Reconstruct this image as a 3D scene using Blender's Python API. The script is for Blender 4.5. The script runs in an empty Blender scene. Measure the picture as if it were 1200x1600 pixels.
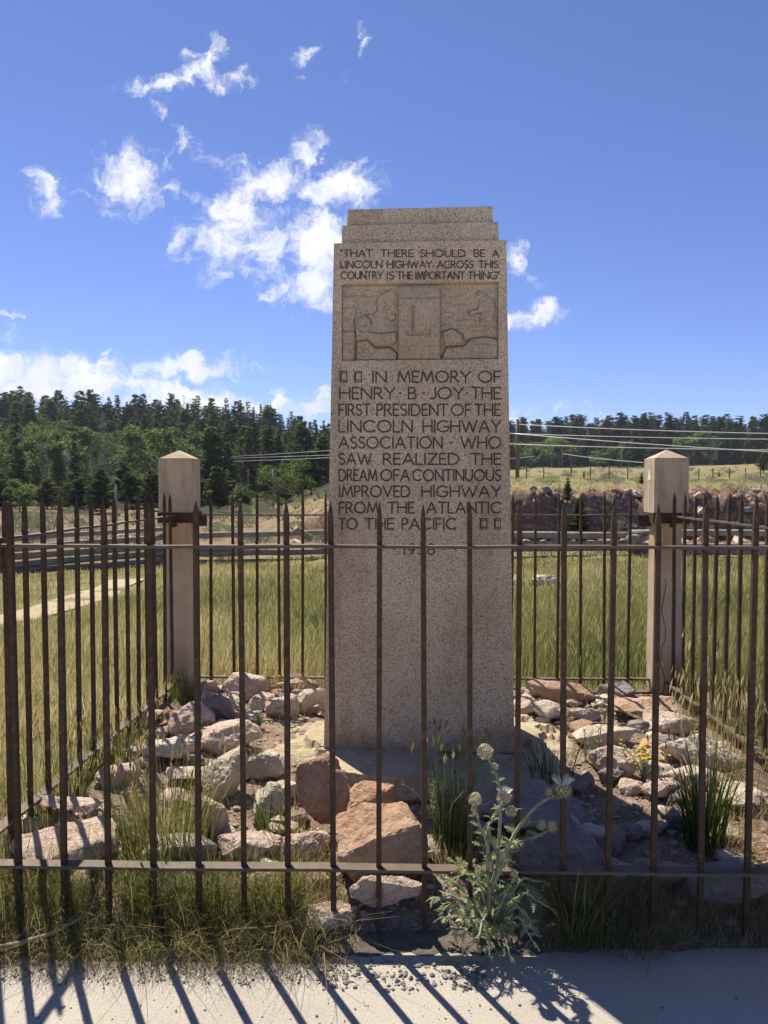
import bpy, bmesh, math, random
import numpy as np
from mathutils import Vector, Matrix, noise as mnoise

random.seed(7)
RNG = np.random.default_rng(11)
R = math.radians
S = bpy.context.scene
COL = S.collection

# ------------------------------------------------------------------ camera
CAM_H = 1.5
F = 1200.0                       # focal length in photo pixels (photo 1200 x 1600)
PITCH = math.atan(45.0 / F)      # camera tilted slightly down
cam = bpy.data.cameras.new('camera')
cam.sensor_fit = 'VERTICAL'
cam.sensor_height = 24.0
cam.lens = 24.0 * F / 1600.0
cam.clip_start = 0.05
cam.clip_end = 5000
cam_o = bpy.data.objects.new('camera', cam)
cam_o.location = (0, 0, CAM_H)
cam_o.rotation_euler = (math.pi / 2 - PITCH, 0, 0)
COL.objects.link(cam_o)
S.camera = cam_o


def ray(px, py):
    a = (px - 600.0) / F
    b = (800.0 - py) / F
    cp, sp = math.cos(PITCH), math.sin(PITCH)
    return Vector((a, cp + b * sp, -sp + b * cp))


def at(px, py, Y):
    d = ray(px, py)
    return Vector((0, 0, CAM_H)) + d * (Y / d.y)


def on_z(px, py, z):
    d = ray(px, py)
    return Vector((0, 0, CAM_H)) + d * ((z - CAM_H) / d.z)


# ------------------------------------------------------------------ sun, sky, exposure
SUN_AZ, SUN_EL = R(29.0), R(54.0)          # azimuth to the left of straight ahead
sun_dir = Vector((-math.sin(SUN_AZ) * math.cos(SUN_EL), math.cos(SUN_AZ) * math.cos(SUN_EL), math.sin(SUN_EL)))
sl = bpy.data.lights.new('sun', 'SUN')
sl.energy = 5.0
sl.angle = R(0.5)
sl.color = (1.0, 0.92, 0.79)
so = bpy.data.objects.new('sun', sl)
so.rotation_euler = sun_dir.to_track_quat('Z', 'Y').to_euler()
so.location = (-8, 14, 20)
COL.objects.link(so)

W = bpy.data.worlds.new('World')
S.world = W
W.use_nodes = True
wt = W.node_tree
wt.nodes.clear()
wn, wl = wt.nodes.new, wt.links.new


def wmath(op, a, b=None, c=None):
    n = wn('ShaderNodeMath')
    n.operation = op
    for i, v in enumerate((a, b, c)):
        if v is None:
            continue
        if isinstance(v, (int, float)):
            n.inputs[i].default_value = v
        else:
            wl(v, n.inputs[i])
    return n.outputs[0]


wout = wn('ShaderNodeOutputWorld')
bg = wn('ShaderNodeBackground')
bg.inputs['Strength'].default_value = 0.10
sky = wn('ShaderNodeTexSky')
sky.sky_type = 'NISHITA'
sky.sun_disc = False
sky.sun_elevation = SUN_EL
sky.sun_rotation = -SUN_AZ
sky.altitude = 2600
sky.air_density = 1.0
sky.dust_density = 0.25
sky.ozone_density = 2.0
hsv = wn('ShaderNodeMix')              # deep high-altitude blue
hsv.data_type = 'RGBA'
hsv.blend_type = 'MULTIPLY'
hsv.inputs['Factor'].default_value = 1.0
wl(sky.outputs[0], hsv.inputs['A'])
hsv.inputs['B'].default_value = (0.56, 0.60, 0.855, 1)

tc = wn('ShaderNodeTexCoord')
sep = wn('ShaderNodeSeparateXYZ')
wl(tc.outputs['Generated'], sep.inputs[0])
ysafe = wmath('MAXIMUM', sep.outputs['Y'], 0.05)
cu = wmath('DIVIDE', sep.outputs['X'], ysafe)
cv = wmath('DIVIDE', sep.outputs['Z'], ysafe)
uv = wn('ShaderNodeCombineXYZ')
wl(cu, uv.inputs[0])
wl(cv, uv.inputs[1])


def wnoise(scale, detail, rough, src, distort=0.0, off=0.0):
    n = wn('ShaderNodeTexNoise')
    n.noise_dimensions = '2D'
    n.inputs['Scale'].default_value = scale
    n.inputs['Detail'].default_value = detail
    n.inputs['Roughness'].default_value = rough
    n.inputs['Distortion'].default_value = distort
    if off:
        m = wn('ShaderNodeVectorMath')
        m.operation = 'ADD'
        m.inputs[1].default_value = (off, off * .7, 0)
        wl(src, m.inputs[0])
        src = m.outputs[0]
    wl(src, n.inputs['Vector'])
    return n


warp_n = wnoise(26, 4, 0.6, uv.outputs[0])
wsub = wn('ShaderNodeVectorMath')
wsub.operation = 'SUBTRACT'
wl(warp_n.outputs['Color'], wsub.inputs[0])
wsub.inputs[1].default_value = (.5, .5, .5)
wsc = wn('ShaderNodeVectorMath')
wsc.operation = 'SCALE'
wsc.inputs['Scale'].default_value = 0.05
wl(wsub.outputs[0], wsc.inputs[0])
wadd = wn('ShaderNodeVectorMath')
wadd.operation = 'ADD'
wl(uv.outputs[0], wadd.inputs[0])
wl(wsc.outputs[0], wadd.inputs[1])

# cumulus scraps and the bank low over the left ridge: where each lies in the sky, (x, y, rx, ry, tilt, weight)
CLOUDS = [
    (250, 130, 56, 14, 6, 1.2), (303, 120, 34, 16, 20, 1.2), (326, 95, 15, 34, -12, 1.3), (300, 88, 18, 10, 10, .7),
    (372, 125, 24, 14, 38, .9), (346, 132, 14, 12, 0, .7), (248, 170, 12, 16, 0, .8), (277, 213, 15, 24, 0, .9),
    (266, 255, 10, 16, 0, .7), (314, 240, 36, 12, -22, .65), (205, 282, 46, 46, -40, 1.3), (170, 256, 26, 14, -30, .7),
    (160, 226, 12, 14, 0, .55), (72, 290, 30, 32, 30, 1), (45, 290, 16, 10, 0, .5), (122, 300, 26, 8, -25, .5),
    (272, 298, 18, 14, -30, .7), (302, 303, 24, 10, 0, .6), (276, 374, 22, 24, 0, 1), (66, 366, 14, 8, 0, .45),
    (480, 238, 34, 34, 20, 1), (425, 288, 70, 34, 12, 1.3), (535, 292, 58, 36, 10, 1.3), (365, 300, 30, 34, 0, 1),
    (368, 340, 40, 50, 0, 1.25), (345, 385, 46, 44, 0, 1.2), (410, 385, 52, 46, -30, 1.1), (505, 385, 58, 62, 20, 1.4),
    (486, 440, 56, 40, 0, 1.2), (352, 428, 28, 13, 0, .9), (500, 472, 38, 20, 0, 1), (450, 488, 12, 9, 0, .8),
    (380, 250, 16, 16, 0, .7), (412, 462, 14, 9, 0, .6), (455, 330, 36, 24, 0, .5), (398, 425, 40, 12, 0, .7),
    (806, 408, 22, 22, 0, 1.1), (838, 446, 15, 9, -20, .8), (828, 492, 42, 16, 4, 1.3), (790, 500, 26, 16, 0, 1),
    (483, 83, 22, 12, 36, 1), (567, 66, 10, 16, -20, .8), (485, 128, 20, 7, -15, .6), (540, 120, 9, 9, 0, .6),
    (300, 572, 78, 17, 0, 1.6), (262, 566, 26, 10, 0, .8), (250, 552, 24, 4, 0, .7), (166, 548, 26, 4, 0, .8),
    (70, 594, 185, 40, -3, 1.5), (20, 560, 60, 20, 0, .8), (200, 606, 150, 20, -6, 1.25), (330, 628, 250, 16, -4, 1.3),
    (430, 634, 160, 14, 0, 1.1), (480, 617, 60, 6, 0, .8), (20, 490, 30, 4, 0, .6), (650, 640, 240, 12, 0, .8),
    (1110, 627, 13, 4, 20, .6), (-140, 560, 170, 50, 0, 1.3), (850, 655, 110, 10, 0, .7),
]
acc = None
for (px, py, rx, ry, ang, wgt) in CLOUDS:
    d = ray(px, py)
    mp = wn('ShaderNodeMapping')
    mp.vector_type = 'TEXTURE'
    mp.inputs['Location'].default_value = (d.x / d.y, d.z / d.y, 0)
    mp.inputs['Rotation'].default_value = (0, 0, R(ang))
    mp.inputs['Scale'].default_value = (1.6 * rx / F, 1.6 * ry / F, 1)
    wl(wadd.outputs[0], mp.inputs['Vector'])
    g = wn('ShaderNodeTexGradient')
    g.gradient_type = 'SPHERICAL'
    wl(mp.outputs[0], g.inputs[0])
    v = wmath('MULTIPLY', g.outputs['Fac'], wgt)
    acc = v if acc is None else wmath('MAXIMUM', acc, v)
fine = wnoise(30, 11, 0.66, wadd.outputs[0], 0.3)
fine2 = wnoise(14, 6, 0.6, uv.outputs[0], 0.2, 3.3)
den = wmath('ADD', wmath('MULTIPLY', wmath('SUBTRACT', fine.outputs['Fac'], 0.5), 4.0), wmath('MULTIPLY', acc, 1.75))
den = wmath('ADD', den, wmath('MULTIPLY', wmath('SUBTRACT', fine2.outputs['Fac'], 0.5), 0.7))
mr = wn('ShaderNodeMapRange')
mr.interpolation_type = 'SMOOTHSTEP'
mr.inputs['From Min'].default_value = 0.38
mr.inputs['From Max'].default_value = 2.1
wl(den, mr.inputs['Value'])
gate = wmath('GREATER_THAN', sep.outputs['Y'], 0.06)
hasb = wn('ShaderNodeMapRange')          # no cloud where no scrap lies
hasb.inputs['From Min'].default_value = 0.02
hasb.inputs['From Max'].default_value = 0.2
wl(acc, hasb.inputs['Value'])
cfac = wmath('MULTIPLY', wmath('MULTIPLY', mr.outputs[0], hasb.outputs[0]), gate)
shade = wn('ShaderNodeMapRange')
shade.inputs['From Min'].default_value = 0.3
shade.inputs['From Max'].default_value = 0.7
shade.inputs['To Min'].default_value = 0.0
shade.inputs['To Max'].default_value = 1.0
wl(fine2.outputs['Fac'], shade.inputs['Value'])
ccol = wn('ShaderNodeMix')
ccol.data_type = 'RGBA'
ccol.inputs['A'].default_value = (4.9, 5.2, 5.7, 1)
ccol.inputs['B'].default_value = (6.2, 6.25, 6.3, 1)
wl(shade.outputs[0], ccol.inputs['Factor'])
smix = wn('ShaderNodeMix')
smix.data_type = 'RGBA'
wl(cfac, smix.inputs['Factor'])
wl(hsv.outputs['Result'], smix.inputs['A'])
wl(ccol.outputs['Result'], smix.inputs['B'])
wl(smix.outputs['Result'], bg.inputs['Color'])
wl(bg.outputs[0], wout.inputs[0])

S.view_settings.view_transform = 'Standard'
S.view_settings.look = 'None'
S.view_settings.gamma = 1.0
S.view_settings.use_curve_mapping = False
S.view_settings.exposure = 0.75
S.render.engine = 'CYCLES'
try:
    S.cycles.use_denoising = True
    S.cycles.denoiser = 'OPENIMAGEDENOISE'
    S.cycles.denoising_input_passes = 'RGB_ALBEDO_NORMAL'
except Exception:
    pass
S.cycles.max_bounces = 6
S.cycles.diffuse_bounces = 3
S.cycles.glossy_bounces = 2
S.cycles.transmission_bounces = 4
S.cycles.use_adaptive_sampling = True
S.cycles.adaptive_threshold = 0.015


# ------------------------------------------------------------------ object helpers
def link(o, parent=None):
    COL.objects.link(o)
    if parent is not None:
        o.parent = parent
    return o


def tag(o, label=None, cat=None, group=None, kind=None):
    if label:
        o['label'] = label
    if cat:
        o['category'] = cat
    if group:
        o['group'] = group
    if kind:
        o['kind'] = kind
    return o


def thing(name, label, cat, loc=(0, 0, 0), rz=0.0, group=None):
    o = bpy.data.objects.new(name, None)
    o.empty_display_size = 0.1
    o.location = loc
    o.rotation_euler = (0, 0, rz)
    link(o)
    return tag(o, label, cat, group)


def mesh_obj(name, me, mat, parent=None, smooth=False):
    o = bpy.data.objects.new(name, me)
    if mat is not None and not me.materials:
        me.materials.append(mat)
    if smooth:
        me.polygons.foreach_set('use_smooth', [True] * len(me.polygons))
    return link(o, parent)


def bm_obj(name, bm, mat, parent=None, smooth=False, bevel=0.0, seg=1):
    if bevel > 0:
        es = [e for e in bm.edges if len(e.link_faces) == 2 and e.calc_face_angle(0) > R(25)]
        bmesh.ops.bevel(bm, geom=es, offset=bevel, segments=seg, profile=0.6, affect='EDGES', clamp_overlap=True)
    bmesh.ops.recalc_face_normals(bm, faces=bm.faces[:])
    me = bpy.data.meshes.new(name)
    bm.to_mesh(me)
    bm.free()
    return mesh_obj(name, me, mat, parent, smooth)


def dup(o, parent=None, name=None):
    c = o.copy()
    COL.objects.link(c)
    c.parent = parent
    for k in list(o.children):
        dup(k, c)
    return c


def prism(bm, lower, upper):
    """closed solid between two rings of points"""
    a = [bm.verts.new(p) for p in lower]
    b = [bm.verts.new(p) for p in upper]
    n = len(a)
    bm.faces.new(a[::-1])
    bm.faces.new(b)
    for i in range(n):
        bm.faces.new((a[i], a[(i + 1) % n], b[(i + 1) % n], b[i]))


def box(bm, x0, x1, y0, y1, z0, z1):
    prism(bm, [(x0, y0, z0), (x1, y0, z0), (x1, y1, z0), (x0, y1, z0)],
          [(x0, y0, z1), (x1, y0, z1), (x1, y1, z1), (x0, y1, z1)])


def tube(bm, pts, radii, n=8, cap=True, wob=0.0):
    pts = [Vector(p) for p in pts]
    if not hasattr(radii, '__len__'):
        radii = [radii] * len(pts)
    rings = []
    for i, p in enumerate(pts):
        t = (pts[min(i + 1, len(pts) - 1)] - pts[max(i - 1, 0)])
        t = t.normalized() if t.length > 1e-9 else Vector((0, 0, 1))
        up = Vector((0, 0, 1)) if abs(t.z) < 0.9 else Vector((1, 0, 0))
        a = t.cross(up).normalized()
        b = t.cross(a)
        ring = []
        for k in range(n):
            th = 2 * math.pi * k / n
            r = radii[i] * (1 + wob * (random.random() - .5))
            ring.append(bm.verts.new(p + a * math.cos(th) * r + b * math.sin(th) * r))
        rings.append(ring)
    for i in range(len(rings) - 1):
        for k in range(n):
            bm.faces.new((rings[i][k], rings[i][(k + 1) % n], rings[i + 1][(k + 1) % n], rings[i + 1][k]))
    if cap:
        bm.faces.new(rings[0][::-1])
        bm.faces.new(rings[-1])


class Soup:
    """collects loose faces with a per-face tint, for leaves, needles and blades"""

    def __init__(self):
        self.v, self.f, self.t, self.n = [], [], [], 0

    def face(self, pts, tint=0.5):
        k = len(pts)
        self.v.extend([tuple(p) for p in pts])
        self.f.append(tuple(range(self.n, self.n + k)))
        self.t.extend([tint] * k)
        self.n += k

    def build(self, name, mat, parent=None):
        me = bpy.data.meshes.new(name)
        me.from_pydata(self.v, [], self.f)
        at_ = me.attributes.new('tint', 'FLOAT', 'POINT')
        at_.data.foreach_set('value', np.array(self.t, dtype=np.float32))
        return mesh_obj(name, me, mat, parent)


# ------------------------------------------------------------------ materials
def new_mat(name):
    m = bpy.data.materials.new(name)
    m.use_nodes = True
    nt = m.node_tree
    nt.nodes.clear()
    out = nt.nodes.new('ShaderNodeOutputMaterial')
    return m, nt, out


def nd(nt, typ, **kw):
    n = nt.nodes.new(typ)
    for k, v in kw.items():
        if k in n.inputs:
            n.inputs[k].default_value = v
        else:
            setattr(n, k, v)
    return n


def ramp(nt, src, stops, interp='LINEAR'):
    r = nt.nodes.new('ShaderNodeValToRGB')
    r.color_ramp.interpolation = interp
    el = r.color_ramp.elements
    while len(el) < len(stops):
        el.new(0.5)
    for e, (p, c) in zip(el, stops):
        e.position = p
        e.color = (*c, 1) if len(c) == 3 else c
    nt.links.new(src, r.inputs[0])
    return r.outputs[0]


def tex(nt, kind, scale, detail=4, rough=0.55, coord='Object', stretch=None, randomize=False):
    c = nt.nodes.new('ShaderNodeTexCoord')
    src = c.outputs[coord]
    if randomize:
        oi = nt.nodes.new('ShaderNodeObjectInfo')
        mm = nd(nt, 'ShaderNodeVectorMath', operation='SCALE')
        mm.inputs[0].default_value = (37.0, 91.0, 53.0)
        nt.links.new(oi.outputs['Random'], mm.inputs['Scale'])
        aa = nd(nt, 'ShaderNodeVectorMath', operation='ADD')
        nt.links.new(src, aa.inputs[0])
        nt.links.new(mm.outputs[0], aa.inputs[1])
        src = aa.outputs[0]
    if stretch:
        mp = nt.nodes.new('ShaderNodeMapping')
        mp.inputs['Scale'].default_value = stretch
        nt.links.new(src, mp.inputs[0])
        src = mp.outputs[0]
    if kind == 'noise':
        n = nt.nodes.new('ShaderNodeTexNoise')
        n.inputs['Detail'].default_value = detail
        n.inputs['Roughness'].default_value = rough
        o = n.outputs['Fac']
    else:
        n = nt.nodes.new('ShaderNodeTexVoronoi')
        o = n.outputs['Color'] if kind == 'cells' else n.outputs['Distance']
    n.inputs['Scale'].default_value = scale
    nt.links.new(src, n.inputs['Vector'])
    return o


def mix(nt, fac, a, b, mode='MIX'):
    m = nt.nodes.new('ShaderNodeMix')
    m.data_type = 'RGBA'
    m.blend_type = mode
    for sock, v in (('Factor', fac), ('A', a), ('B', b)):
        if isinstance(v, (int, float)):
            m.inputs[sock].default_value = v
        elif isinstance(v, tuple):
            m.inputs[sock].default_value = (*v, 1) if len(v) == 3 else v
        else:
            nt.links.new(v, m.inputs[sock])
    return m.outputs['Result']


def surf(nt, out, color, rough=0.85, bump=None, bstr=0.4, bdist=0.01, metallic=0.0, spec=0.3):
    b = nt.nodes.new('ShaderNodeBsdfPrincipled')
    if isinstance(color, tuple):
        b.inputs['Base Color'].default_value = (*color, 1)
    else:
        nt.links.new(color, b.inputs['Base Color'])
    b.inputs['Roughness'].default_value = rough
    b.inputs['Metallic'].default_value = metallic
    b.inputs['Specular IOR Level'].default_value = spec
    if bump is not None:
        bp = nt.nodes.new('ShaderNodeBump')
        bp.inputs['Strength'].default_value = bstr
        bp.inputs['Distance'].default_value = bdist
        nt.links.new(bump, bp.inputs['Height'])
        nt.links.new(bp.outputs[0], b.inputs['Normal'])
    nt.links.new(b.outputs[0], out.inputs[0])
    return b


def mat_granite(name, fine=1.0, dark=1.0, cut=False):
    m, nt, out = new_mat(name)
    grains = tex(nt, 'cells', 290 * fine)
    sx = nt.nodes.new('ShaderNodeSeparateColor')
    nt.links.new(grains, sx.inputs[0])
    k = dark
    c = ramp(nt, sx.outputs[0], [(0.0, (.17 * k, .122 * k, .078 * k)), (0.13, (.28 * k, .21 * k, .135 * k)), (0.24, (.56 * k, .435 * k, .285 * k)),
                                 (0.62, (.69 * k, .545 * k, .36 * k)), (1.0, (.80 * k, .66 * k, .455 * k))])
    big = tex(nt, 'noise', 1.9, 6, 0.65)
    c = mix(nt, ramp(nt, big, [(0.38, (0, 0, 0)), (0.68, (.7, .7, .7))]), c, (.66, .60, .55), 'MULTIPLY')
    streak = tex(nt, 'noise', 7, 4, 0.65, stretch=(1, 1, .09))
    c = mix(nt, ramp(nt, streak, [(0.5, (0, 0, 0)), (0.72, (.6, .6, .6))]), c, (.62, .57, .53), 'MULTIPLY')
    pit = tex(nt, 'noise', 48, 5, 0.7)
    c = mix(nt, ramp(nt, pit, [(0.62, (0, 0, 0)), (0.72, (.6, .6, .6))]), c, (.5, .45, .42), 'MULTIPLY')
    # darker tone towards the foot, with a ragged upper edge
    tcn = nt.nodes.new('ShaderNodeTexCoord')
    sp_ = nt.nodes.new('ShaderNodeSeparateXYZ')
    nt.links.new(tcn.outputs['Object'], sp_.inputs[0])
    ft = nd(nt, 'ShaderNodeMath', operation='MULTIPLY_ADD')
    nt.links.new(tex(nt, 'noise', 5, 5, 0.65), ft.inputs[0])
    ft.inputs[1].default_value = .55
    ft.inputs[2].default_value = -.12
    fs = nd(nt, 'ShaderNodeMath', operation='SUBTRACT')
    nt.links.new(ft.outputs[0], fs.inputs[0])
    nt.links.new(sp_.outputs['Z'], fs.inputs[1])
    c = mix(nt, ramp(nt, fs.outputs[0], [(0.0, (0, 0, 0)), (0.14, (.75, .75, .75))]), c, (.60, .57, .56), 'MULTIPLY')
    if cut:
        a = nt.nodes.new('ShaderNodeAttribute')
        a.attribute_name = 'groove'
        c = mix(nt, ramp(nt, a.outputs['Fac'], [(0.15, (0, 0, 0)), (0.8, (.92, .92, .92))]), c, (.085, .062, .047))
    b = tex(nt, 'noise', 190, 3, 0.6)
    surf(nt, out, c, 0.8, b, 0.5, 0.004)
    return m


def mat_simple(name, base, var, scale=8, rough=0.85, bump_scale=60, bstr=0.4, bdist=0.005, detail=6, metallic=0.0, randomize=False, stretch=None):
    m, nt, out = new_mat(name)
    n = tex(nt, 'noise', scale, detail, 0.62, randomize=randomize, stretch=stretch)
    c = ramp(nt, n, [(0.25, base), (0.75, var)])
    b = tex(nt, 'noise', bump_scale, 5, 0.65, randomize=randomize, stretch=stretch)
    surf(nt, out, c, rough, b, bstr, bdist, metallic)
    return m


def mat_rock(name, a, b_, c_, lich):
    m, nt, out = new_mat(name)
    n1 = tex(nt, 'noise', 5, 7, 0.65, randomize=True)
    col = ramp(nt, n1, [(0.25, a), (0.5, b_), (0.78, c_)])
    n2 = tex(nt, 'noise', 22, 6, 0.7, randomize=True)
    col = mix(nt, ramp(nt, n2, [(0.52, (0, 0, 0)), (0.72, (.6, .6, .6))]), col, lich)
    n3 = tex(nt, 'noise', 95, 3, 0.6, randomize=True)
    col = mix(nt, ramp(nt, n3, [(0.58, (0, 0, 0)), (0.75, (.7, .7, .7))]), col, (.55, .5, .45), 'MULTIPLY')
    st = tex(nt, 'noise', 14, 4, 0.6, randomize=True, stretch=(.5, .5, 3.5))
    col = mix(nt, ramp(nt, st, [(0.35, (.45, .45, .45)), (0.5, (0, 0, 0))]), col, (.72, .62, .54), 'MULTIPLY')
    # hairline fractures
    vt = nt.nodes.new('ShaderNodeTexVoronoi')
    vt.feature = 'DISTANCE_TO_EDGE'
    vt.inputs['Scale'].default_value = 9
    tcv = nt.nodes.new('ShaderNodeTexCoord')
    wv = nt.nodes.new('ShaderNodeTexNoise')
    wv.inputs['Scale'].default_value = 7
    wv.inputs['Detail'].default_value = 5
    nt.links.new(tcv.outputs['Object'], wv.inputs['Vector'])
    ad = nd(nt, 'ShaderNodeVectorMath', operation='MULTIPLY_ADD')
    nt.links.new(wv.outputs['Color'], ad.inputs[0])
    ad.inputs[1].default_value = (.16, .16, .16)
    nt.links.new(tcv.outputs['Object'], ad.inputs[2])
    nt.links.new(ad.outputs[0], vt.inputs['Vector'])
    col = mix(nt, ramp(nt, vt.outputs['Distance'], [(0.0, (.38, .38, .38)), (0.03, (0, 0, 0))]), col, (.38, .30, .25), 'MULTIPLY')
    n5 = tex(nt, 'noise', 240, 2, 0.5, randomize=True)
    col = mix(nt, ramp(nt, n5, [(0.38, (.5, .5, .5)), (0.48, (0, 0, 0))]), col, (.72, .66, .6), 'MULTIPLY')
    nb = tex(nt, 'noise', 38, 8, 0.74, randomize=True)
    surf(nt, out, col, 0.9, nb, 1.0, 0.022, spec=0.2)
    return m


def mat_leaf(name, stops, trans=0.45, rough=0.7, jitter=0.0, attr=True, gloss=0.0):
    m, nt, out = new_mat(name)
    if attr:
        a = nt.nodes.new('ShaderNodeAttribute')
        a.attribute_name = 'tint'
        src = a.outputs['Fac']
    if jitter > 0 or not attr:
        oi = nt.nodes.new('ShaderNodeObjectInfo')
        if attr:
            s1 = nd(nt, 'ShaderNodeMath', operation='MULTIPLY_ADD')
            nt.links.new(oi.outputs['Random'], s1.inputs[0])
            s1.inputs[1].default_value = jitter
            s2 = nd(nt, 'ShaderNodeMath', operation='ADD')
            nt.links.new(s1.outputs[0], s2.inputs[0])
            s1.inputs[2].default_value = -jitter / 2
            nt.links.new(src, s2.inputs[1])
            src = s2.outputs[0]
        else:
            src = oi.outputs['Random']
    c = ramp(nt, src, stops)
    d = nt.nodes.new('ShaderNodeBsdfDiffuse')
    t = nt.nodes.new('ShaderNodeBsdfTranslucent')
    nt.links.new(c, d.inputs[0])
    nt.links.new(c, t.inputs[0])
    mx = nt.nodes.new('ShaderNodeMixShader')
    mx.inputs[0].default_value = trans
    nt.links.new(d.outputs[0], mx.inputs[1])
    nt.links.new(t.outputs[0], mx.inputs[2])
    last = mx.outputs[0]
    if gloss > 0:
        gl = nt.nodes.new('ShaderNodeBsdfGlossy')
        gl.inputs['Roughness'].default_value = 0.35
        m2 = nt.nodes.new('ShaderNodeMixShader')
        m2.inputs[0].default_value = gloss
        nt.links.new(last, m2.inputs[1])
        nt.links.new(gl.outputs[0], m2.inputs[2])
        last = m2.outputs[0]
    nt.links.new(last, out.inputs[0])
    return m


M = {}
M['granite'] = mat_granite('granite')
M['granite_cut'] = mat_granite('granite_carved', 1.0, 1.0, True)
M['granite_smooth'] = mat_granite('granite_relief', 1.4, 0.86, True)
M['letter'] = mat_simple('stained_carving', (.058, .042, .033), (.11, .08, .06), 40, 0.95, 200, 0.4, 0.002)
M['iron'] = None
m, nt, out = new_mat('weathered_iron')
n1 = tex(nt, 'noise', 7, 6, 0.65)
n2 = tex(nt, 'noise', 60, 4, 0.6)
c = ramp(nt, n1, [(0.3, (.046, .030, .019)), (0.55, (.072, .047, .030)), (0.75, (.105, .060, .034))])
c = mix(nt, ramp(nt, n2, [(0.56, (0, 0, 0)), (0.68, (.8, .8, .8))]), c, (.16, .08, .042))
n4 = tex(nt, 'noise', 22, 6, 0.7)
c = mix(nt, ramp(nt, n4, [(0.58, (0, 0, 0)), (0.7, (.7, .7, .7))]), c, (.125, .062, .034))
surf(nt, out, c, 0.72, n2, 0.35, 0.002, spec=0.18)
M['iron'] = m
M['rail'] = mat_simple('weathered_iron_rail', (.075, .052, .036), (.16, .115, .08), 12, 0.65, 60, 0.3, 0.002)
m, nt, out = new_mat('tan_concrete')
n1 = tex(nt, 'noise', 4, 6, 0.65)
c = ramp(nt, n1, [(0.3, (.38, .30, .205)), (0.7, (.54, .445, .32))])
geo = nt.nodes.new('ShaderNodeTexCoord')
sp = nt.nodes.new('ShaderNodeSeparateXYZ')
nt.links.new(geo.outputs['Object'], sp.inputs[0])
zr = nd(nt, 'ShaderNodeMapRange')
zr.inputs['From Min'].default_value = 0.85
zr.inputs['From Max'].default_value = 1.1
nt.links.new(sp.outputs['Z'], zr.inputs['Value'])
st = tex(nt, 'noise', 16, 4, 0.6, stretch=(1, 1, .12))
mu = nd(nt, 'ShaderNodeMath', operation='MULTIPLY')
nt.links.new(zr.outputs[0], mu.inputs[0])
nt.links.new(ramp(nt, st, [(0.38, (0, 0, 0)), (0.62, (.8, .8, .8))]), mu.inputs[1])
c = mix(nt, mu.outputs[0], c, (.42, .24, .09))          # rust run-off under the strap
n3 = tex(nt, 'noise', 120, 3, 0.6)
c = mix(nt, ramp(nt, n3, [(0.6, (0, 0, 0)), (0.75, (.6, .6, .6))]), c, (.6, .52, .44), 'MULTIPLY')
surf(nt, out, c, 0.9, n3, 0.6, 0.004)
M['post_shaft'] = m
M['post_head'] = mat_simple('tan_concrete_head', (.38, .30, .205), (.55, .45, .325), 7, 0.9, 130, 0.6, 0.004)
m, nt, out = new_mat('tan_concrete_head')
n1 = tex(nt, 'noise', 6, 7, 0.68)
c = ramp(nt, n1, [(0.28, (.40, .32, .21)), (0.72, (.60, .50, .35))])
st = tex(nt, 'noise', 18, 5, 0.65, stretch=(1, 1, .1))
c = mix(nt, ramp(nt, st, [(0.48, (0, 0, 0)), (0.7, (.65, .65, .65))]), c, (.62, .54, .45), 'MULTIPLY')
pt_ = tex(nt, 'noise', 90, 4, 0.7)
c = mix(nt, ramp(nt, pt_, [(0.6, (0, 0, 0)), (0.7, (.75, .75, .75))]), c, (.48, .41, .34), 'MULTIPLY')
surf(nt, out, c, 0.92, pt_, 0.9, 0.006)
M['post_head'] = m
M['white_paint'] = mat_simple('white_paint', (.72, .73, .75), (.82, .82, .83), 10, 0.6)
M['cream'] = mat_rock('rock_cream', (.56, .475, .36), (.72, .63, .50), (.82, .74, .61), (.54, .47, .36))
M['pink'] = mat_rock('rock_pink', (.52, .37, .29), (.68, .53, .43), (.80, .67, .56), (.78, .69, .58))
M['orange'] = mat_rock('rock_orange', (.44, .23, .13), (.55, .36, .23), (.64, .50, .37), (.66, .56, .44))
M['grey'] = mat_rock('rock_grey', (.24, .20, .19), (.34, .29, .27), (.46, .40, .37), (.30, .27, .26))
M['brown'] = mat_rock('rock_brown', (.33, .19, .13), (.47, .30, .21), (.58, .41, .30), (.60, .46, .35))
M['footing'] = mat_rock('rock_footing', (.42, .345, .215), (.58, .49, .33), (.68, .59, .41), (.36, .305, .20))
M['gravel'] = mat_simple('gravel', (.11, .10, .095), (.27, .245, .215), 30, 0.9)
M['log'] = mat_simple('weathered_log', (.20, .165, .125), (.42, .36, .28), 6, 0.9, 30, 0.7, 0.02, stretch=(1, 1, 1))
M['pole'] = mat_simple('pole_wood', (.13, .075, .045), (.22, .13, .08), 6, 0.9)
M['wire'] = mat_simple('bright_wire', (.62, .60, .56), (.74, .72, .68), 2, 0.35)
M['galv'] = mat_simple('galvanised', (.20, .21, .21), (.30, .30, .30), 20, 0.5)
M['twig'] = mat_simple('dry_twig', (.30, .22, .14), (.52, .42, .30), 30, 0.9)
M['bark'] = mat_simple('bark', (.055, .042, .034), (.12, .095, .075), 6, 0.95)
M['deadwood'] = mat_simple('deadwood', (.16, .14, .13), (.32, .29, .27), 4, 0.95)
M['paper_bark'] = mat_simple('pale_bark', (.30, .29, .25), (.5, .48, .42), 4, 0.9)
GR = [(0.0, (.05, .08, .024)), (0.3, (.13, .17, .05)), (0.55, (.265, .265, .095)), (0.78, (.42, .35, .15)), (1.0, (.60, .50, .29))]
M['meadow_grass'] = mat_leaf('meadow_grass', GR, 0.5)
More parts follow.
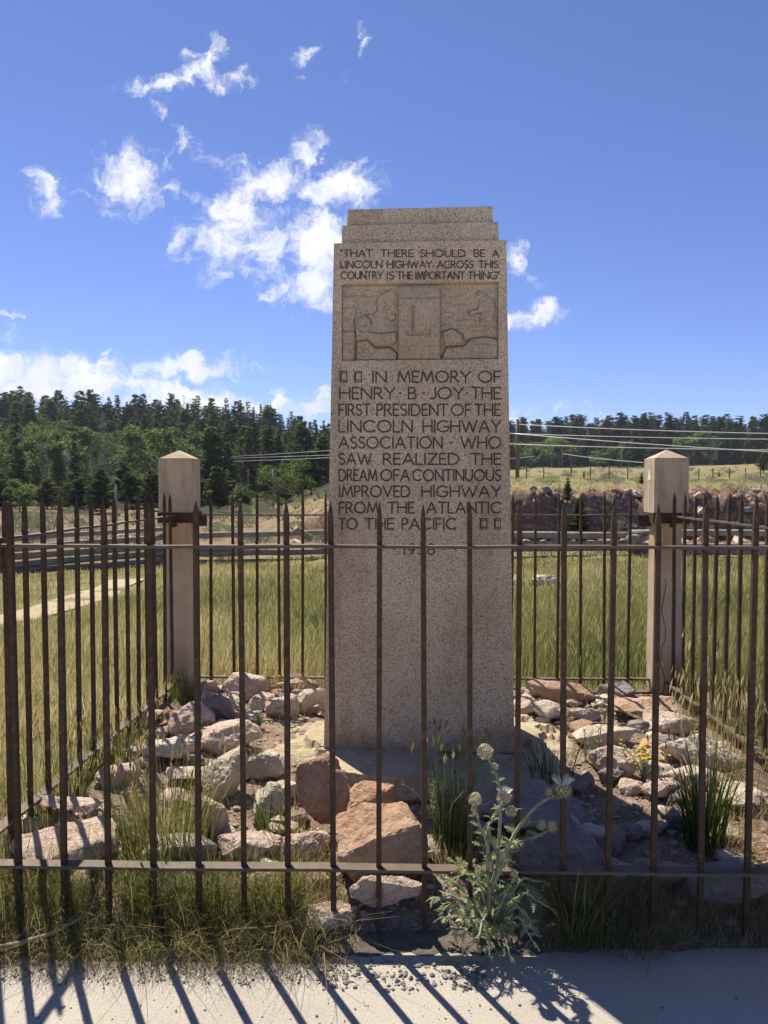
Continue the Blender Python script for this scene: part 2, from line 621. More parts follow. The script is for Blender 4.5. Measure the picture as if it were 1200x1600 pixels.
M['tuft_grass'] = mat_leaf('tuft_grass', [(0.0, (.04, .07, .02)), (0.35, (.12, .16, .04)), (0.6, (.25, .25, .08)), (0.8, (.36, .25, .12)), (1.0, (.58, .48, .29))], 0.45)
M['thistle_leaf'] = mat_leaf('thistle_leaf', [(0.0, (.13, .18, .065)), (0.5, (.29, .345, .15)), (1.0, (.56, .57, .32))], 0.42)
M['thistle_stem'] = mat_simple('thistle_stem', (.24, .27, .17), (.36, .36, .26), 20, 0.8)
M['thistle_bulb'] = mat_leaf('thistle_bulb', [(0.0, (.28, .29, .17)), (0.5, (.48, .45, .30)), (1.0, (.66, .58, .42))], 0.35)
M['thistle_floret'] = mat_leaf('thistle_floret', [(0.0, (.74, .69, .55)), (1.0, (.90, .88, .80))], 0.6)
M['weed_leaf'] = mat_leaf('weed_leaf', [(0.0, (.05, .10, .03)), (0.5, (.13, .20, .06)), (1.0, (.24, .28, .12))], 0.45)
M['petal'] = mat_leaf('yellow_petal', [(0.0, (.72, .52, .02)), (1.0, (.85, .70, .05))], 0.4)
M['sage'] = mat_leaf('sage_leaf', [(0.0, (.10, .12, .07)), (0.5, (.20, .23, .15)), (1.0, (.36, .37, .26))], 0.3, jitter=.3)
M['spruce'] = mat_leaf('spruce_needles', [(0.0, (.028, .046, .025)), (0.5, (.064, .094, .046)), (1.0, (.13, .165, .068))], 0.42, jitter=.35)
M['pine'] = mat_leaf('pine_needles', [(0.0, (.040, .062, .027)), (0.5, (.082, .115, .046)), (1.0, (.16, .195, .07))], 0.45, jitter=.35)
M['aspen'] = mat_leaf('aspen_leaves', [(0.0, (.06, .09, .026)), (0.5, (.125, .175, .052)), (1.0, (.22, .27, .09))], 0.5, jitter=.3)
M['rusty_needles'] = mat_leaf('rusty_needles', [(0.0, (.05, .03, .024)), (1.0, (.13, .085, .065))], 0.3, jitter=.3)

m, nt, out = new_mat('sidewalk_concrete')
n1 = tex(nt, 'noise', 1.5, 6, 0.6)
c = ramp(nt, n1, [(0.25, (.34, .312, .26)), (0.75, (.465, .425, .36))])
n2 = tex(nt, 'noise', 140, 4, 0.7)
c = mix(nt, ramp(nt, n2, [(0.35, (.7, .7, .7)), (0.5, (0, 0, 0))]), c, (.62, .58, .54), 'MULTIPLY')
v = tex(nt, 'dist', 60)
c = mix(nt, ramp(nt, v, [(0.08, (.55, .55, .55)), (0.16, (0, 0, 0))]), c, (.5, .46, .42), 'MULTIPLY')
surf(nt, out, c, 0.92, n2, 0.6, 0.004)
M['sidewalk'] = m


def smooth01(x):
    x = np.clip(x, 0, 1)
    return x * x * (3 - 2 * x)


# ------------------------------------------------------------------ the lie of the land
YAW = R(1.2)                         # the enclosure is turned a little against the camera
E1 = Vector((math.cos(YAW), -math.sin(YAW), 0))
E2 = Vector((math.sin(YAW), math.cos(YAW), 0))
FRONT = Vector((0.19, 2.5, 0))
HALF, DEPTH = 1.58, 2.5


def encl(x, y):
    dx, dy = x - FRONT.x, y - FRONT.y
    return dx * E1.x + dy * E1.y, dx * E2.x + dy * E2.y


def wave(x, y, s, seed=0.0):
    return (np.sin(x * s * 1.0 + seed) * np.cos(y * s * 0.83 + 1.7 * seed) + 0.6 * np.sin(x * s * 2.1 - y * s * 1.6 + 2.3 + seed)
            + 0.35 * np.cos(x * s * 3.7 + y * s * 4.3 + seed * 3)) / 1.95


def H(x, y):
    x = np.asarray(x, float)
    y = np.asarray(y, float)
    u = x / np.maximum(y, 0.3)
    near = np.interp(y, [0, 2.40, 2.46, 2.60, 3.0, 3.6, 5.0, 8.0, 12.0, 18.0, 22.0, 30, 50], [-.03, -.03, -.01, .06, .10, .14, .15, .06, -.14, -.40, -.42, -.30, -.17])
    near = near + np.where(y > 2.45, 0.02, 0) * wave(x, y, 3.1) * np.clip((y - 2.4) / .3, 0, 1)
    near = near + np.clip((y - 6) / 6, 0, 1) * .05 * wave(x, y, .8, 1.0) + .12 * smooth01((u - .05) / .3) * smooth01((y - 10) / 8)
    dh = np.clip(y - 50, 0, 105) + np.clip(y - 155, 0, 60) * .12
    k = np.interp(u, [-1.2, -.5, -.1, .05, .3], [.00128, .00122, .00092, .0007, .0004])
    left = near + k * dh ** 2 + np.clip((y - 50) / 60, 0, 1) * .8 * wave(x, y, .06, 2.0)
    bank = smooth01((y - 23.6 - .7 * wave(x, 0 * y, .5, 4.0)) / 1.0)
    field = np.interp(y, [24, 28, 60, 80, 130, 168, 180, 235, 400], [1.12, 1.26, 1.72, 2.02, 3.2, 4.2, 4.9, 9.5, 12])
    rocky = .22 * wave(x, y, 2.4, 6.0) + .14 * wave(x, y * 1.5, 6.3, 3.0)
    field = field + .35 * wave(x, y, .07, 5.0) * smooth01((y - 34) / 20)
    field = field + .022 * np.clip(x - 9, 0, 80) * np.clip((y - 40) / 110, 0, 1)
    right = near * (1 - bank) + bank * field + rocky * bank * (1 - smooth01((y - 25.2) / 3)) * 1.0
    s = smooth01((u + .17) / .15)
    return left * (1 - s) + right * s


def hz(x, y):
    return float(H(x, y))


rows = np.concatenate([np.arange(2.30, 3.0, .05), np.arange(3.0, 5.6, .09), np.geomspace(5.6, 22.5, 60), np.arange(22.6, 27.2, .12),
                       np.geomspace(27.3, 420, 70), [480, 600]])
us = np.concatenate([np.linspace(-1.7, -.72, 30)[:-1], np.linspace(-.72, .72, 300), np.linspace(.72, 1.7, 30)[1:]])
YY, UU = np.meshgrid(rows, us, indexing='ij')
XX = UU * YY
ZZ = H(XX, YY)
ZZ = np.where((YY > 22) & (YY < 27.5), ZZ + .06 * RNG.standard_normal(ZZ.shape) * smooth01((UU + .12) / .1), ZZ)
nr, nc = YY.shape
verts = np.stack([XX, YY, ZZ], -1).reshape(-1, 3)
idx = np.arange(nr * nc).reshape(nr, nc)
quads = np.stack([idx[:-1, :-1], idx[:-1, 1:], idx[1:, 1:], idx[1:, :-1]], -1).reshape(-1, 4)
me = bpy.data.meshes.new('ground')
me.from_pydata(verts.tolist(), [], quads.tolist())


def fattr(me, name, arr):
    a = me.attributes.new(name, 'FLOAT', 'POINT')
    a.data.foreach_set('value', np.asarray(arr, dtype=np.float32).ravel())


es, et = encl(XX, YY)
soil = (smooth01((HALF + .1 - np.abs(es)) / .15) * smooth01((DEPTH + .1 - et) / .2)) * 1.0
soil = np.maximum(soil, (YY < 2.6) * 1.0)
fattr(me, 'soil', soil)
sR = smooth01((UU + .17) / .15)
fattr(me, 'rocky', sR * smooth01((YY - 21.5) / 1.5) * (1 - smooth01((YY - 25.6) / .8)) + (1 - sR) * .55 * smooth01((YY - 19) / 4) * (1 - smooth01((YY - 45) / 5)))
fattr(me, 'forest', np.where(UU < -.02, smooth01((YY - 48) / 8), smooth01((YY - 165) / 12)))
m, nt, out = new_mat('land')


def fac(nt, name):
    a = nt.nodes.new('ShaderNodeAttribute')
    a.attribute_name = name
    return a.outputs['Fac']


nA = tex(nt, 'noise', 1.3, 7, 0.65)
nB = tex(nt, 'noise', 9, 7, 0.7)
nC = tex(nt, 'noise', 70, 4, 0.7)
mead = ramp(nt, nA, [(0.3, (.15, .145, .055)), (0.5, (.25, .21, .10)), (0.7, (.38, .31, .17))])
mead = mix(nt, ramp(nt, nB, [(0.35, (.6, .6, .6)), (0.6, (0, 0, 0))]), mead, (.10, .11, .045))
soilc = ramp(nt, nB, [(0.3, (.18, .13, .095)), (0.55, (.33, .25, .185)), (0.75, (.45, .36, .275))])
soilc = mix(nt, ramp(nt, nC, [(0.3, (.9, .9, .9)), (0.55, (0, 0, 0))]), soilc, (.45, .40, .36), 'MULTIPLY')
rockc = ramp(nt, nB, [(0.28, (.055, .032, .024)), (0.5, (.20, .122, .085)), (0.68, (.44, .32, .24))])
forc = ramp(nt, nB, [(0.3, (.03, .035, .018)), (0.7, (.09, .085, .045))])
c = mix(nt, fac(nt, 'soil'), mead, soilc)
c = mix(nt, fac(nt, 'rocky'), c, rockc)
c = mix(nt, fac(nt, 'forest'), c, forc)
surf(nt, out, c, 0.95, nC, 0.9, 0.02, spec=.1)
g = mesh_obj('ground', me, m, smooth=True)
tag(g, kind='structure')

# concrete path the camera stands on
bm = bmesh.new()
box(bm, -40, 40, -30, 2.425, -.12, 0.0)
sw = bm_obj('sidewalk', bm, M['sidewalk'], bevel=.012, seg=2)
tag(sw, kind='structure')

bm = bmesh.new()
prev = None
xs_ = np.linspace(-3.2, 3.4, 420)
ye = 2.385 - .035 * wave(xs_, 0 * xs_, 3.1, .4) - .018 * wave(xs_, 0 * xs_, 17, 1.4) - .01 * RNG.random(420) + .03 * smooth01((xs_ - .35) / .3)
for i, x_ in enumerate(xs_):
    line = []
    for j in range(7):
        f_ = j / 6
        y_ = ye[i] + (2.50 - ye[i]) * f_
        z_ = max(-.006 + .022 * f_ ** .6 + .003 * math.sin(x_ * 40 + j * 2.1) * (0 < j), hz(x_, y_) + .004 if j > 4 else -1)
        line.append(bm.verts.new((x_, y_, z_)))
    if prev:
        for j in range(6):
            bm.faces.new((prev[j], line[j], line[j + 1], prev[j + 1]))
    prev = line
sp0 = bm_obj('soil_edge', bm, mat_simple('edge_soil', (.085, .07, .058), (.21, .17, .135), 25, 0.95, 120, 1.0, .01), smooth=True)
tag(sp0, kind='structure')

# dirt track worn through the meadow on the left
TRACK = [on_z(px, py, z) for px, py, z in ((-160, 1010, .04), (-60, 992, .03), (20, 972, 0), (90, 952, -.03), (140, 934, -.08), (175, 918, -.13), (200, 906, -.2))]
tp = np.array([[p.x, p.y] for p in TRACK])


def track_d(x, y):
    """distance to the track's centre line"""
    best = np.full(np.shape(x), 1e9)
    for a, b in zip(tp[:-1], tp[1:]):
        d = b - a
        t = np.clip(((x - a[0]) * d[0] + (y - a[1]) * d[1]) / (d @ d), 0, 1)
        best = np.minimum(best, np.hypot(x - a[0] - t * d[0], y - a[1] - t * d[1]))
    return best


bm = bmesh.new()
prev = None
for i in range(len(tp)):
    t = tp[min(i + 1, len(tp) - 1)] - tp[max(i - 1, 0)]
    nrm = np.array([-t[1], t[0]]) / np.hypot(*t)
    line = []
    for j in range(-4, 5):
        w = .30 * (1 + .25 * math.sin(i * 2.1 + (j > 0)))
        q = tp[i] + nrm * w * j / 4
        line.append(bm.verts.new((q[0], q[1], hz(q[0], q[1]) + .012 - .01 * (abs(j) == 4))))
    if prev:
        for j in range(8):
            bm.faces.new((prev[j], prev[j + 1], line[j + 1], line[j]))
    prev = line
dt = bm_obj('dirt_track', bm, mat_simple('track_dirt', (.33, .255, .155), (.48, .39, .26), 5, 0.95, 50, .8, .02), smooth=True)
tag(dt, kind='structure')

# ------------------------------------------------------------------ stroke letters for the carved inscriptions
def arc(cx, cy, rx, ry, a0, a1, n=14):
    return [(cx + rx * math.cos(R(a0 + (a1 - a0) * i / n)), cy + ry * math.sin(R(a0 + (a1 - a0) * i / n))) for i in range(n + 1)]


GL = {
    'A': (.84, [[(0, 0), (.42, 1), (.84, 0)], [(.15, .34), (.69, .34)]]),
    'B': (.52, [[(0, 0), (0, 1)] , [(0, 1), (.24, 1)] + arc(.24, .76, .21, .24, 90, -90) + [(0, .52)], [(.22, .52)] + arc(.26, .26, .26, .26, 90, -90) + [(0, 0)]]),
    'C': (.88, [arc(.5, .5, .5, .5, 48, 312, 22)]),
    'D': (.78, [[(0, 0), (0, 1), (.26, 1)] + arc(.28, .5, .5, .5, 90, -90, 18) + [(0, 0)]]),
    'E': (.48, [[(.48, 1), (0, 1), (0, 0), (.48, 0)], [(0, .52), (.42, .52)]]),
    'F': (.46, [[(.46, 1), (0, 1), (0, 0)], [(0, .5), (.40, .5)]]),
    'G': (.92, [arc(.5, .5, .5, .5, 48, 318, 22) + [(.92, .46), (.56, .46)]]),
    'H': (.74, [[(0, 0), (0, 1)], [(.74, 0), (.74, 1)], [(0, .52), (.74, .52)]]),
    'I': (.06, [[(.03, 0), (.03, 1)]]),
    'J': (.42, [[(.42, 1), (.42, .25)] + arc(.19, .23, .23, .23, 0, -130, 10)]),
    'L': (.46, [[(0, 1), (0, 0), (.46, 0)]]),
    'M': (.98, [[(0, 0), (.14, 1), (.49, .12), (.84, 1), (.98, 0)]]),
    'N': (.76, [[(0, 0), (0, 1), (.76, 0), (.76, 1)]]),
    'O': (1.0, [arc(.5, .5, .5, .5, 90, 450, 28)]),
    'P': (.50, [[(0, 0), (0, 1), (.22, 1)] + arc(.24, .74, .26, .26, 90, -90) + [(0, .48)]]),
    'R': (.60, [[(0, 0), (0, 1), (.22, 1)] + arc(.24, .74, .26, .26, 90, -90) + [(0, .48)], [(.24, .48), (.60, 0)]]),
    'S': (.52, [arc(.27, .75, .24, .25, 35, 230, 14) + [(.27, .5)] + arc(.26, .26, .26, .26, 70, -145, 16)]),
    'T': (.66, [[(0, 1), (.66, 1)], [(.33, 1), (.33, 0)]]),
    'U': (.70, [[(0, 1), (0, .35)] + arc(.35, .35, .35, .35, 180, 360, 14) + [(.70, 1)]]),
    'V': (.80, [[(0, 1), (.40, 0), (.80, 1)]]),
    'W': (1.24, [[(0, 1), (.32, 0), (.62, .9), (.92, 0), (1.24, 1)]]),
    'Y': (.74, [[(0, 1), (.37, .48), (.74, 1)], [(.37, .48), (.37, 0)]]),
    'Z': (.72, [[(0, 1), (.72, 1), (0, 0), (.72, 0)]]),
    '1': (.20, [[(0, .82), (.15, 1), (.15, 0)]]),
    '9': (.56, [arc(.28, .70, .28, .30, -20, 340, 20) + [(.54, .60), (.22, 0)]]),
    '3': (.48, [arc(.22, .76, .22, .24, 140, -80, 14) + [(.2, .52)] + arc(.22, .26, .26, .27, 80, -140, 14)]),
    '8': (.50, [arc(.25, .76, .21, .24, -90, 270, 20), arc(.25, .26, .25, .26, 90, 450, 20)]),
    '“': (.16, [[(.02, 1.02), (.0, .80)], [(.14, 1.02), (.12, .80)]]),
    '·': (.10, [[(.0, .5), (.10, .5)]]),
    # the little marker emblem: an upright panel with bands at its head and foot
    '▯': (.66, [[(0, 0), (0, 1), (.66, 1), (.66, 0), (0, 0)], [(0, .84), (.66, .84)], [(.10, .84), (.10, .18)], [(0, .18), (.66, .18)]]),
}


def ribbon(bm, pts2, w, place, lift):
    """a flat stroke along a polyline with mitred corners"""
    p = [Vector((a, b)) for a, b in pts2]
    q = [p[0]]
    for a in p[1:]:
        if (a - q[-1]).length > 1e-5:
            q.append(a)
    n = len(q)
    closed = (q[0] - q[-1]).length < 1e-4 and n > 3
    L_, R_ = [], []
    for i in range(n):
        d0 = (q[i] - q[i - 1]) if i > 0 else ((q[0] - q[-2]) if closed else None)
        d1 = (q[i + 1] - q[i]) if i < n - 1 else ((q[1] - q[0]) if closed else None)
        if d0 is None:
            d0 = d1
        if d1 is None:
            d1 = d0
        d0, d1 = d0.normalized(), d1.normalized()
        n0, n1 = Vector((-d0.y, d0.x)), Vector((-d1.y, d1.x))
        mm = n0 + n1
        mm = n0 if mm.length < 1e-3 else mm.normalized()
        s = min(1.0 / max(mm.dot(n0), .35), 1.9)
        L_.append(bm.verts.new(place(q[i] + mm * w * .5 * s, lift)))
        R_.append(bm.verts.new(place(q[i] - mm * w * .5 * s, lift)))
    for i in range(n - 1):
        bm.faces.new((L_[i], R_[i], R_[i + 1], L_[i + 1]))


STROKES = []


def write_word(word, x0, x1, ytop, ybase, wpx):
    """letters fitted between x0 and x1 (photo measure on the stone's face)"""
    hgt = ybase - ytop
    gap = .20
    nat = sum(GL[ch][0] for ch in word) + gap * (len(word) - 1)
    sx = (x1 - x0) / (nat * hgt) if nat > .3 else 1.0
    cx = 0.0
    for ch in word:
        w_, strokes = GL[ch]
        for k, st_ in enumerate(strokes):
            line = [face_xy(x0 + (cx + a) * hgt * sx, ybase - b * hgt) for a, b in st_]
            STROKES.append((line, wpx * (.62 if ch == '▯' else 1.0)))
        cx += w_ + gap


# ------------------------------------------------------------------ the granite monument
BL, BR = at(506, 1168, 3.66), at(804, 1178, 3.60)
TL, TR = at(521, 378, 3.700), at(790.5, 376.5, 3.645)
zb = (BL.z + BR.z) / 2
zt = (TL.z + TR.z) / 2
mdir = Vector((BR.x - BL.x, BR.y - BL.y, 0))
wb = mdir.length
mdir.normalize()
mrz = math.atan2(mdir.y, mdir.x)
wt_ = math.hypot(TR.x - TL.x, TR.y - TL.y)
mo = Vector(((BL.x + BR.x) / 2, (BL.y + BR.y) / 2, zb))
DB = 0.47
MH = zt - zb
BAT = 0.045
mon = thing('monument', 'tall tapering pink granite monument with stepped top and carved inscription', 'monument', mo, mrz)
Minv = (Matrix.Translation(mo) @ Matrix.Rotation(mrz, 4, 'Z')).inverted()
T_ = Vector((0, BAT, MH))
tlen = T_.length
T_.normalize()
N_ = Vector((0, -T_.z, T_.y))            # out of the front face


def face_xy(px, py):
    """a point of the front face, (across, up the face), in the monument's own measure"""
    o = Minv @ Vector((0, 0, CAM_H))
    d = (Minv.to_3x3() @ ray(px, py))
    t = -(o.dot(N_)) / d.dot(N_)
    p = o + d * t
    return p.x, p.dot(T_)


def fpt(s, t, h):
    return Vector((s, 0, 0)) + T_ * t + N_ * h


def place_px(p, lift):
    s, t = face_xy(p.x, p.y)
    return fpt(s, t, lift)


ps0, pt1 = face_xy(533.5, 444)
ps1, pt0 = face_xy(779, 561)
cs0, ct1 = face_xy(528.5, 384)
cs1 = face_xy(784.5, 384)[0]
ct0 = face_xy(650, 874)[1]
bm = bmesh.new()
A_, B_ = wb / 2, wt_ / 2


def sw_(t):
    return A_ + (B_ - A_) * t / tlen


ss = lambda t, k: [-sw_(t), cs0, cs1, sw_(t)][k]
tv = [0, ct0, ct1, tlen]
gv = [[bm.verts.new(fpt(ss(t, k), t, 0)) for k in range(4)] for t in tv]
for i in range(3):
    for k in range(3):
        if i == 1 and k == 1:
            continue
        bm.faces.new((gv[i][k], gv[i][k + 1], gv[i + 1][k + 1], gv[i + 1][k]))
bk = [bm.verts.new((sg * w, d, z)) for (sg, w, d, z) in ((-1, A_, DB, 0), (1, A_, DB, 0), (1, B_, DB - BAT, MH), (-1, B_, DB - BAT, MH))]
bm.faces.new(bk[::-1])
bm.faces.new([gv[i][0] for i in range(4)][::-1] + [bk[0], bk[3]])
bm.faces.new([gv[i][3] for i in range(4)] + [bk[2], bk[1]])
bm.faces.new([gv[3][k] for k in range(4)] + [bk[2], bk[3]])
bm.faces.new([gv[0][k] for k in range(4)][::-1] + [bk[0], bk[1]])
shaft = bm_obj('shaft', bm, M['granite'], mon, bevel=.006, seg=2)

# two stepped courses on top
s1l = face_xy(532.5, 378)[0]
s1r = face_xy(780.5, 378)[0]
z1 = MH + (378 - 347.2) / F * 3.66
z2 = z1 + (347.2 - 319.5) / F * 3.66
for (a0, a1, za, zb_, ins, nm) in ((s1l, s1r, MH - .006, z1, .028, 'stepped_course'), (face_xy(540, 347)[0], face_xy(772, 347)[0], z1 - .006, z2, .056, 'stepped_course')):
    bm = bmesh.new()
    bt = .004
    y0_, y1_ = BAT + ins, DB - BAT - ins
    prism(bm, [(a0, y0_, za), (a1, y0_, za), (a1, y1_, za), (a0, y1_, za)],
          [(a0 + bt, y0_ + bt, zb_), (a1 - bt, y0_ + bt, zb_), (a1 - bt, y1_ - bt, zb_), (a0 + bt, y1_ - bt, zb_)])
    bm_obj(nm, bm, M['granite'], mon, bevel=.006, seg=2)

# carved relief: a height field sunk into the face (measured on a 1200-wide enlargement of the panel)
NX, NZ = 420, 200
gx = np.linspace(60, 1110, NX)
gy = np.linspace(560, 62, NZ)
GX, GY = np.meshgrid(gx, gy)
hh = np.full(GX.shape, -.022)


def seg_d(pts):
    best = np.full(GX.shape, 1e9)
    for (x0, y0), (x1, y1) in zip(pts[:-1], pts[1:]):
        dx, dy = x1 - x0, y1 - y0
        t = np.clip(((GX - x0) * dx + (GY - y0) * dy) / max(dx * dx + dy * dy, 1e-6), 0, 1)
        best = np.minimum(best, np.hypot(GX - x0 - t * dx, GY - y0 - t * dy))
    return best


def inside(pts):
    r = np.zeros(GX.shape, bool)
    n = len(pts)
    for i in range(n):
        (x0, y0), (x1, y1) = pts[i], pts[(i + 1) % n]
        cond = ((y0 > GY) != (y1 > GY)) & (GX < (x1 - x0) * (GY - y0) / ((y1 - y0) if abs(y1 - y0) > 1e-6 else 1e-6) + x0)
        r ^= cond
    return r


def raise_(pts, h, soft=9):
    m_ = inside(pts)
    d = seg_d(pts + pts[:1])
    global hh
    hh = np.where(m_, hh + h * np.clip(d / soft, 0, 1) ** .6, hh)


def groove(pts, w, dep):
    global hh
    hh = hh - dep * np.exp(-(seg_d(pts) / w) ** 2)


hh += .0016 * wave(GX, GY, .02, 1.2) + .0012 * wave(GX, GY, .06, 5.0)
raise_([(60, 130), (172, 130), (160, 230), (140, 300), (128, 355), (60, 355)], 0.0093)
raise_([(60, 365), (150, 365), (146, 556), (60, 556)], 0.0124)
raise_([(165, 430), (235, 424), (285, 474), (390, 474), (436, 512), (432, 556), (158, 556)], 0.0109)
raise_([(150, 300), (175, 270), (215, 262), (250, 285), (262, 330), (245, 368), (330, 380), (430, 372), (432, 430), (400, 465), (285, 462), (240, 415), (160, 418), (150, 360)], 0.0139)
raise_([(735, 380), (800, 352), (850, 384), (882, 430), (870, 462), (760, 470), (745, 430)], 0.0139)
raise_([(728, 556), (765, 478), (880, 470), (935, 420), (1020, 412), (1108, 428), (1108, 556)], 0.0109)
raise_([(850, 300), (900, 262), (1000, 285), (1090, 250), (1104, 380), (930, 400), (880, 380)], 0.0062, 20)
raise_([(940, 160), (985, 115), (1030, 150), (1080, 170), (1090, 240), (1000, 250), (905, 255), (975, 220)], 0.0078, 14)
raise_([(200, 90), (420, 90), (430, 240), (300, 230), (250, 170)], 0.0047, 22)
for pl in ([(150, 555), (155, 432), (230, 422), (285, 472), (390, 472), (436, 512), (432, 550)], [(245, 372), (330, 380), (436, 368)],
           [(160, 175), (158, 235), (140, 300), (152, 360), (155, 430)], [(725, 550), (760, 472), (880, 466), (930, 416), (1020, 408), (1108, 424)],
           [(738, 366), (770, 362), (800, 352), (830, 358), (850, 382), (870, 384), (882, 430), (912, 430)], [(735, 385), (752, 420), (742, 470)], [(955, 135), (970, 114), (990, 110), (1020, 118), (1032, 142)],
           [(978, 170), (982, 200), (970, 226), (930, 240), (905, 240), (920, 272), (960, 258), (1000, 252), (985, 290), (990, 320)], [(730, 252), (760, 243), (800, 242), (808, 262)], [(770, 285), (790, 278), (812, 288), (816, 304)],
           [(225, 255), (270, 250), (296, 228), (300, 205), (285, 180), (300, 150), (330, 120), (380, 96)], [(360, 275), (375, 290), (395, 294), (425, 286), (422, 250), (395, 250)], [(1085, 180), (1095, 210), (1090, 240), (1070, 290)],
           [(345, 170), (362, 200), (340, 225), (365, 250)], [(190, 130), (250, 140), (290, 130)], [(845, 300), (900, 290), (960, 300), (1010, 296)], [(840, 330), (930, 342), (1030, 336), (1100, 348)],
           [(905, 360), (960, 372), (1040, 366)], [(745, 130), (790, 150), (850, 140)], [(760, 180), (820, 200), (870, 190), (910, 200)], [(400, 320), (420, 310), (430, 330)], [(60, 215), (120, 210)], [(60, 290), (118, 300)],
           [(62, 440), (140, 446)], [(180, 470), (230, 480), (270, 520)], [(960, 460), (1030, 455), (1090, 470)], [(800, 500), (860, 520)]):
    big_ = len(pl) > 5
    groove(pl, 4.0 if big_ else 3.2, .0095 if big_ else .006)
for k in range(6):
    groove([(290 + k * 17, 452), (284 + k * 17, 472)], 3, .006)
    groove([(765 + k * 20, 470 - 2 * k), (778 + k * 20, 452 - 2 * k)], 3, .006)
hh = hh - .010 * np.exp(-((np.hypot(GX - 213, GY - 327)) / 9) ** 2)
ring = np.hypot((GX - 213) / 1.0, (GY - 318) / 1.12)
hh = hh - .006 * np.exp(-((ring - 46) / 4) ** 2)
# tool marks and weathering
for k_ in range(90):
    cx_, cy_ = RNG.uniform(70, 1100), RNG.uniform(75, 550)
    hh = hh + RNG.uniform(-.0022, .0022) * np.exp(-(((GX - cx_) / RNG.uniform(8, 26)) ** 2 + ((GY - cy_) / RNG.uniform(6, 18)) ** 2))
pl = (GX > 441) & (GX < 722) & (GY > 80) & (GY < 550)
hh = np.where(pl, .003, hh)
for pts in ([(447, 86), (716, 86), (716, 544), (447, 544), (447, 86)], [(447, 157), (716, 157)], [(447, 465), (716, 465)]):
    hh = np.where(pl, hh - .005 * np.exp(-(seg_d(pts) / 4) ** 2), hh)
Lg = np.minimum(seg_d([(540, 215), (540, 388)]), seg_d([(512, 388), (652, 388), (652, 372)]))
hh = np.where(pl, hh - .013 * np.exp(-(Lg / 11) ** 4), hh)
band = pl & ((GY < 157) | (GY > 465))
hh = np.where(band, hh - .005, hh)
hh[0, :] = hh[-1, :] = hh[:, 0] = hh[:, -1] = 0.0


def face_grid(name, s0, s1, t0, t1, hts, mat, groove_=None):
    nz, nx = hts.shape
    SX, TZ = np.meshgrid(np.linspace(s0, s1, nx), np.linspace(t0, t1, nz))
    P = SX[..., None] * np.array([1, 0, 0]) + TZ[..., None] * np.array(T_) + hts[..., None] * np.array(N_)
    idx = np.arange(nx * nz).reshape(nz, nx)
    q = np.stack([idx[:-1, :-1], idx[:-1, 1:], idx[1:, 1:], idx[1:, :-1]], -1).reshape(-1, 4).astype(np.int32)
    me = bpy.data.meshes.new(name)
    me.vertices.add(nx * nz)
    me.vertices.foreach_set('co', P.reshape(-1).astype(np.float32))
    me.loops.add(q.size)
    me.loops.foreach_set('vertex_index', q.ravel())
    me.polygons.add(len(q))
    me.polygons.foreach_set('loop_start', (np.arange(len(q)) * 4).astype(np.int32))
    me.update(calc_edges=True)
    me.validate()
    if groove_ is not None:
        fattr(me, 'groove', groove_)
    return mesh_obj(name, me, mat, mon)


def blur(a, r):
    for ax in (0, 1):
        p_ = np.concatenate([np.repeat(np.take(a, [0], ax), r, ax), a, np.repeat(np.take(a, [-1], ax), r, ax)], ax)
        c_ = np.cumsum(np.concatenate([np.zeros_like(np.take(p_, [0], ax)), p_], ax), ax)
        n_ = a.shape[ax]
        a = (np.take(c_, np.arange(2 * r + 1, 2 * r + 1 + n_), ax) - np.take(c_, np.arange(0, n_), ax)) / (2 * r + 1)
    return a


recess_tone = np.clip((blur(hh, 6) - hh) / .008, 0, 1) * .42  # darker colour where the relief lies below its surroundings
rp = face_grid('relief_panel', ps0, ps1, pt0, pt1, hh, M['granite_smooth'], recess_tone)
tag(rp, 'sunken carved relief panel with a raised plaque bearing the letter L')
# plain margins left and right of the relief
for (a_, b_) in ((cs0, ps0), (ps1, cs1)):
    bm = bmesh.new()
    bm.faces.new([bm.verts.new(fpt(a_, pt0, 0)), bm.verts.new(fpt(b_, pt0, 0)), bm.verts.new(fpt(b_, pt1, 0)), bm.verts.new(fpt(a_, pt1, 0))])
    me = bpy.data.meshes.new('face_margin')
    bm.to_mesh(me)
    bm.free()
    mesh_obj('face_margin', me, M['granite'], mon)
ZX, ZY = 3.75, 3.75


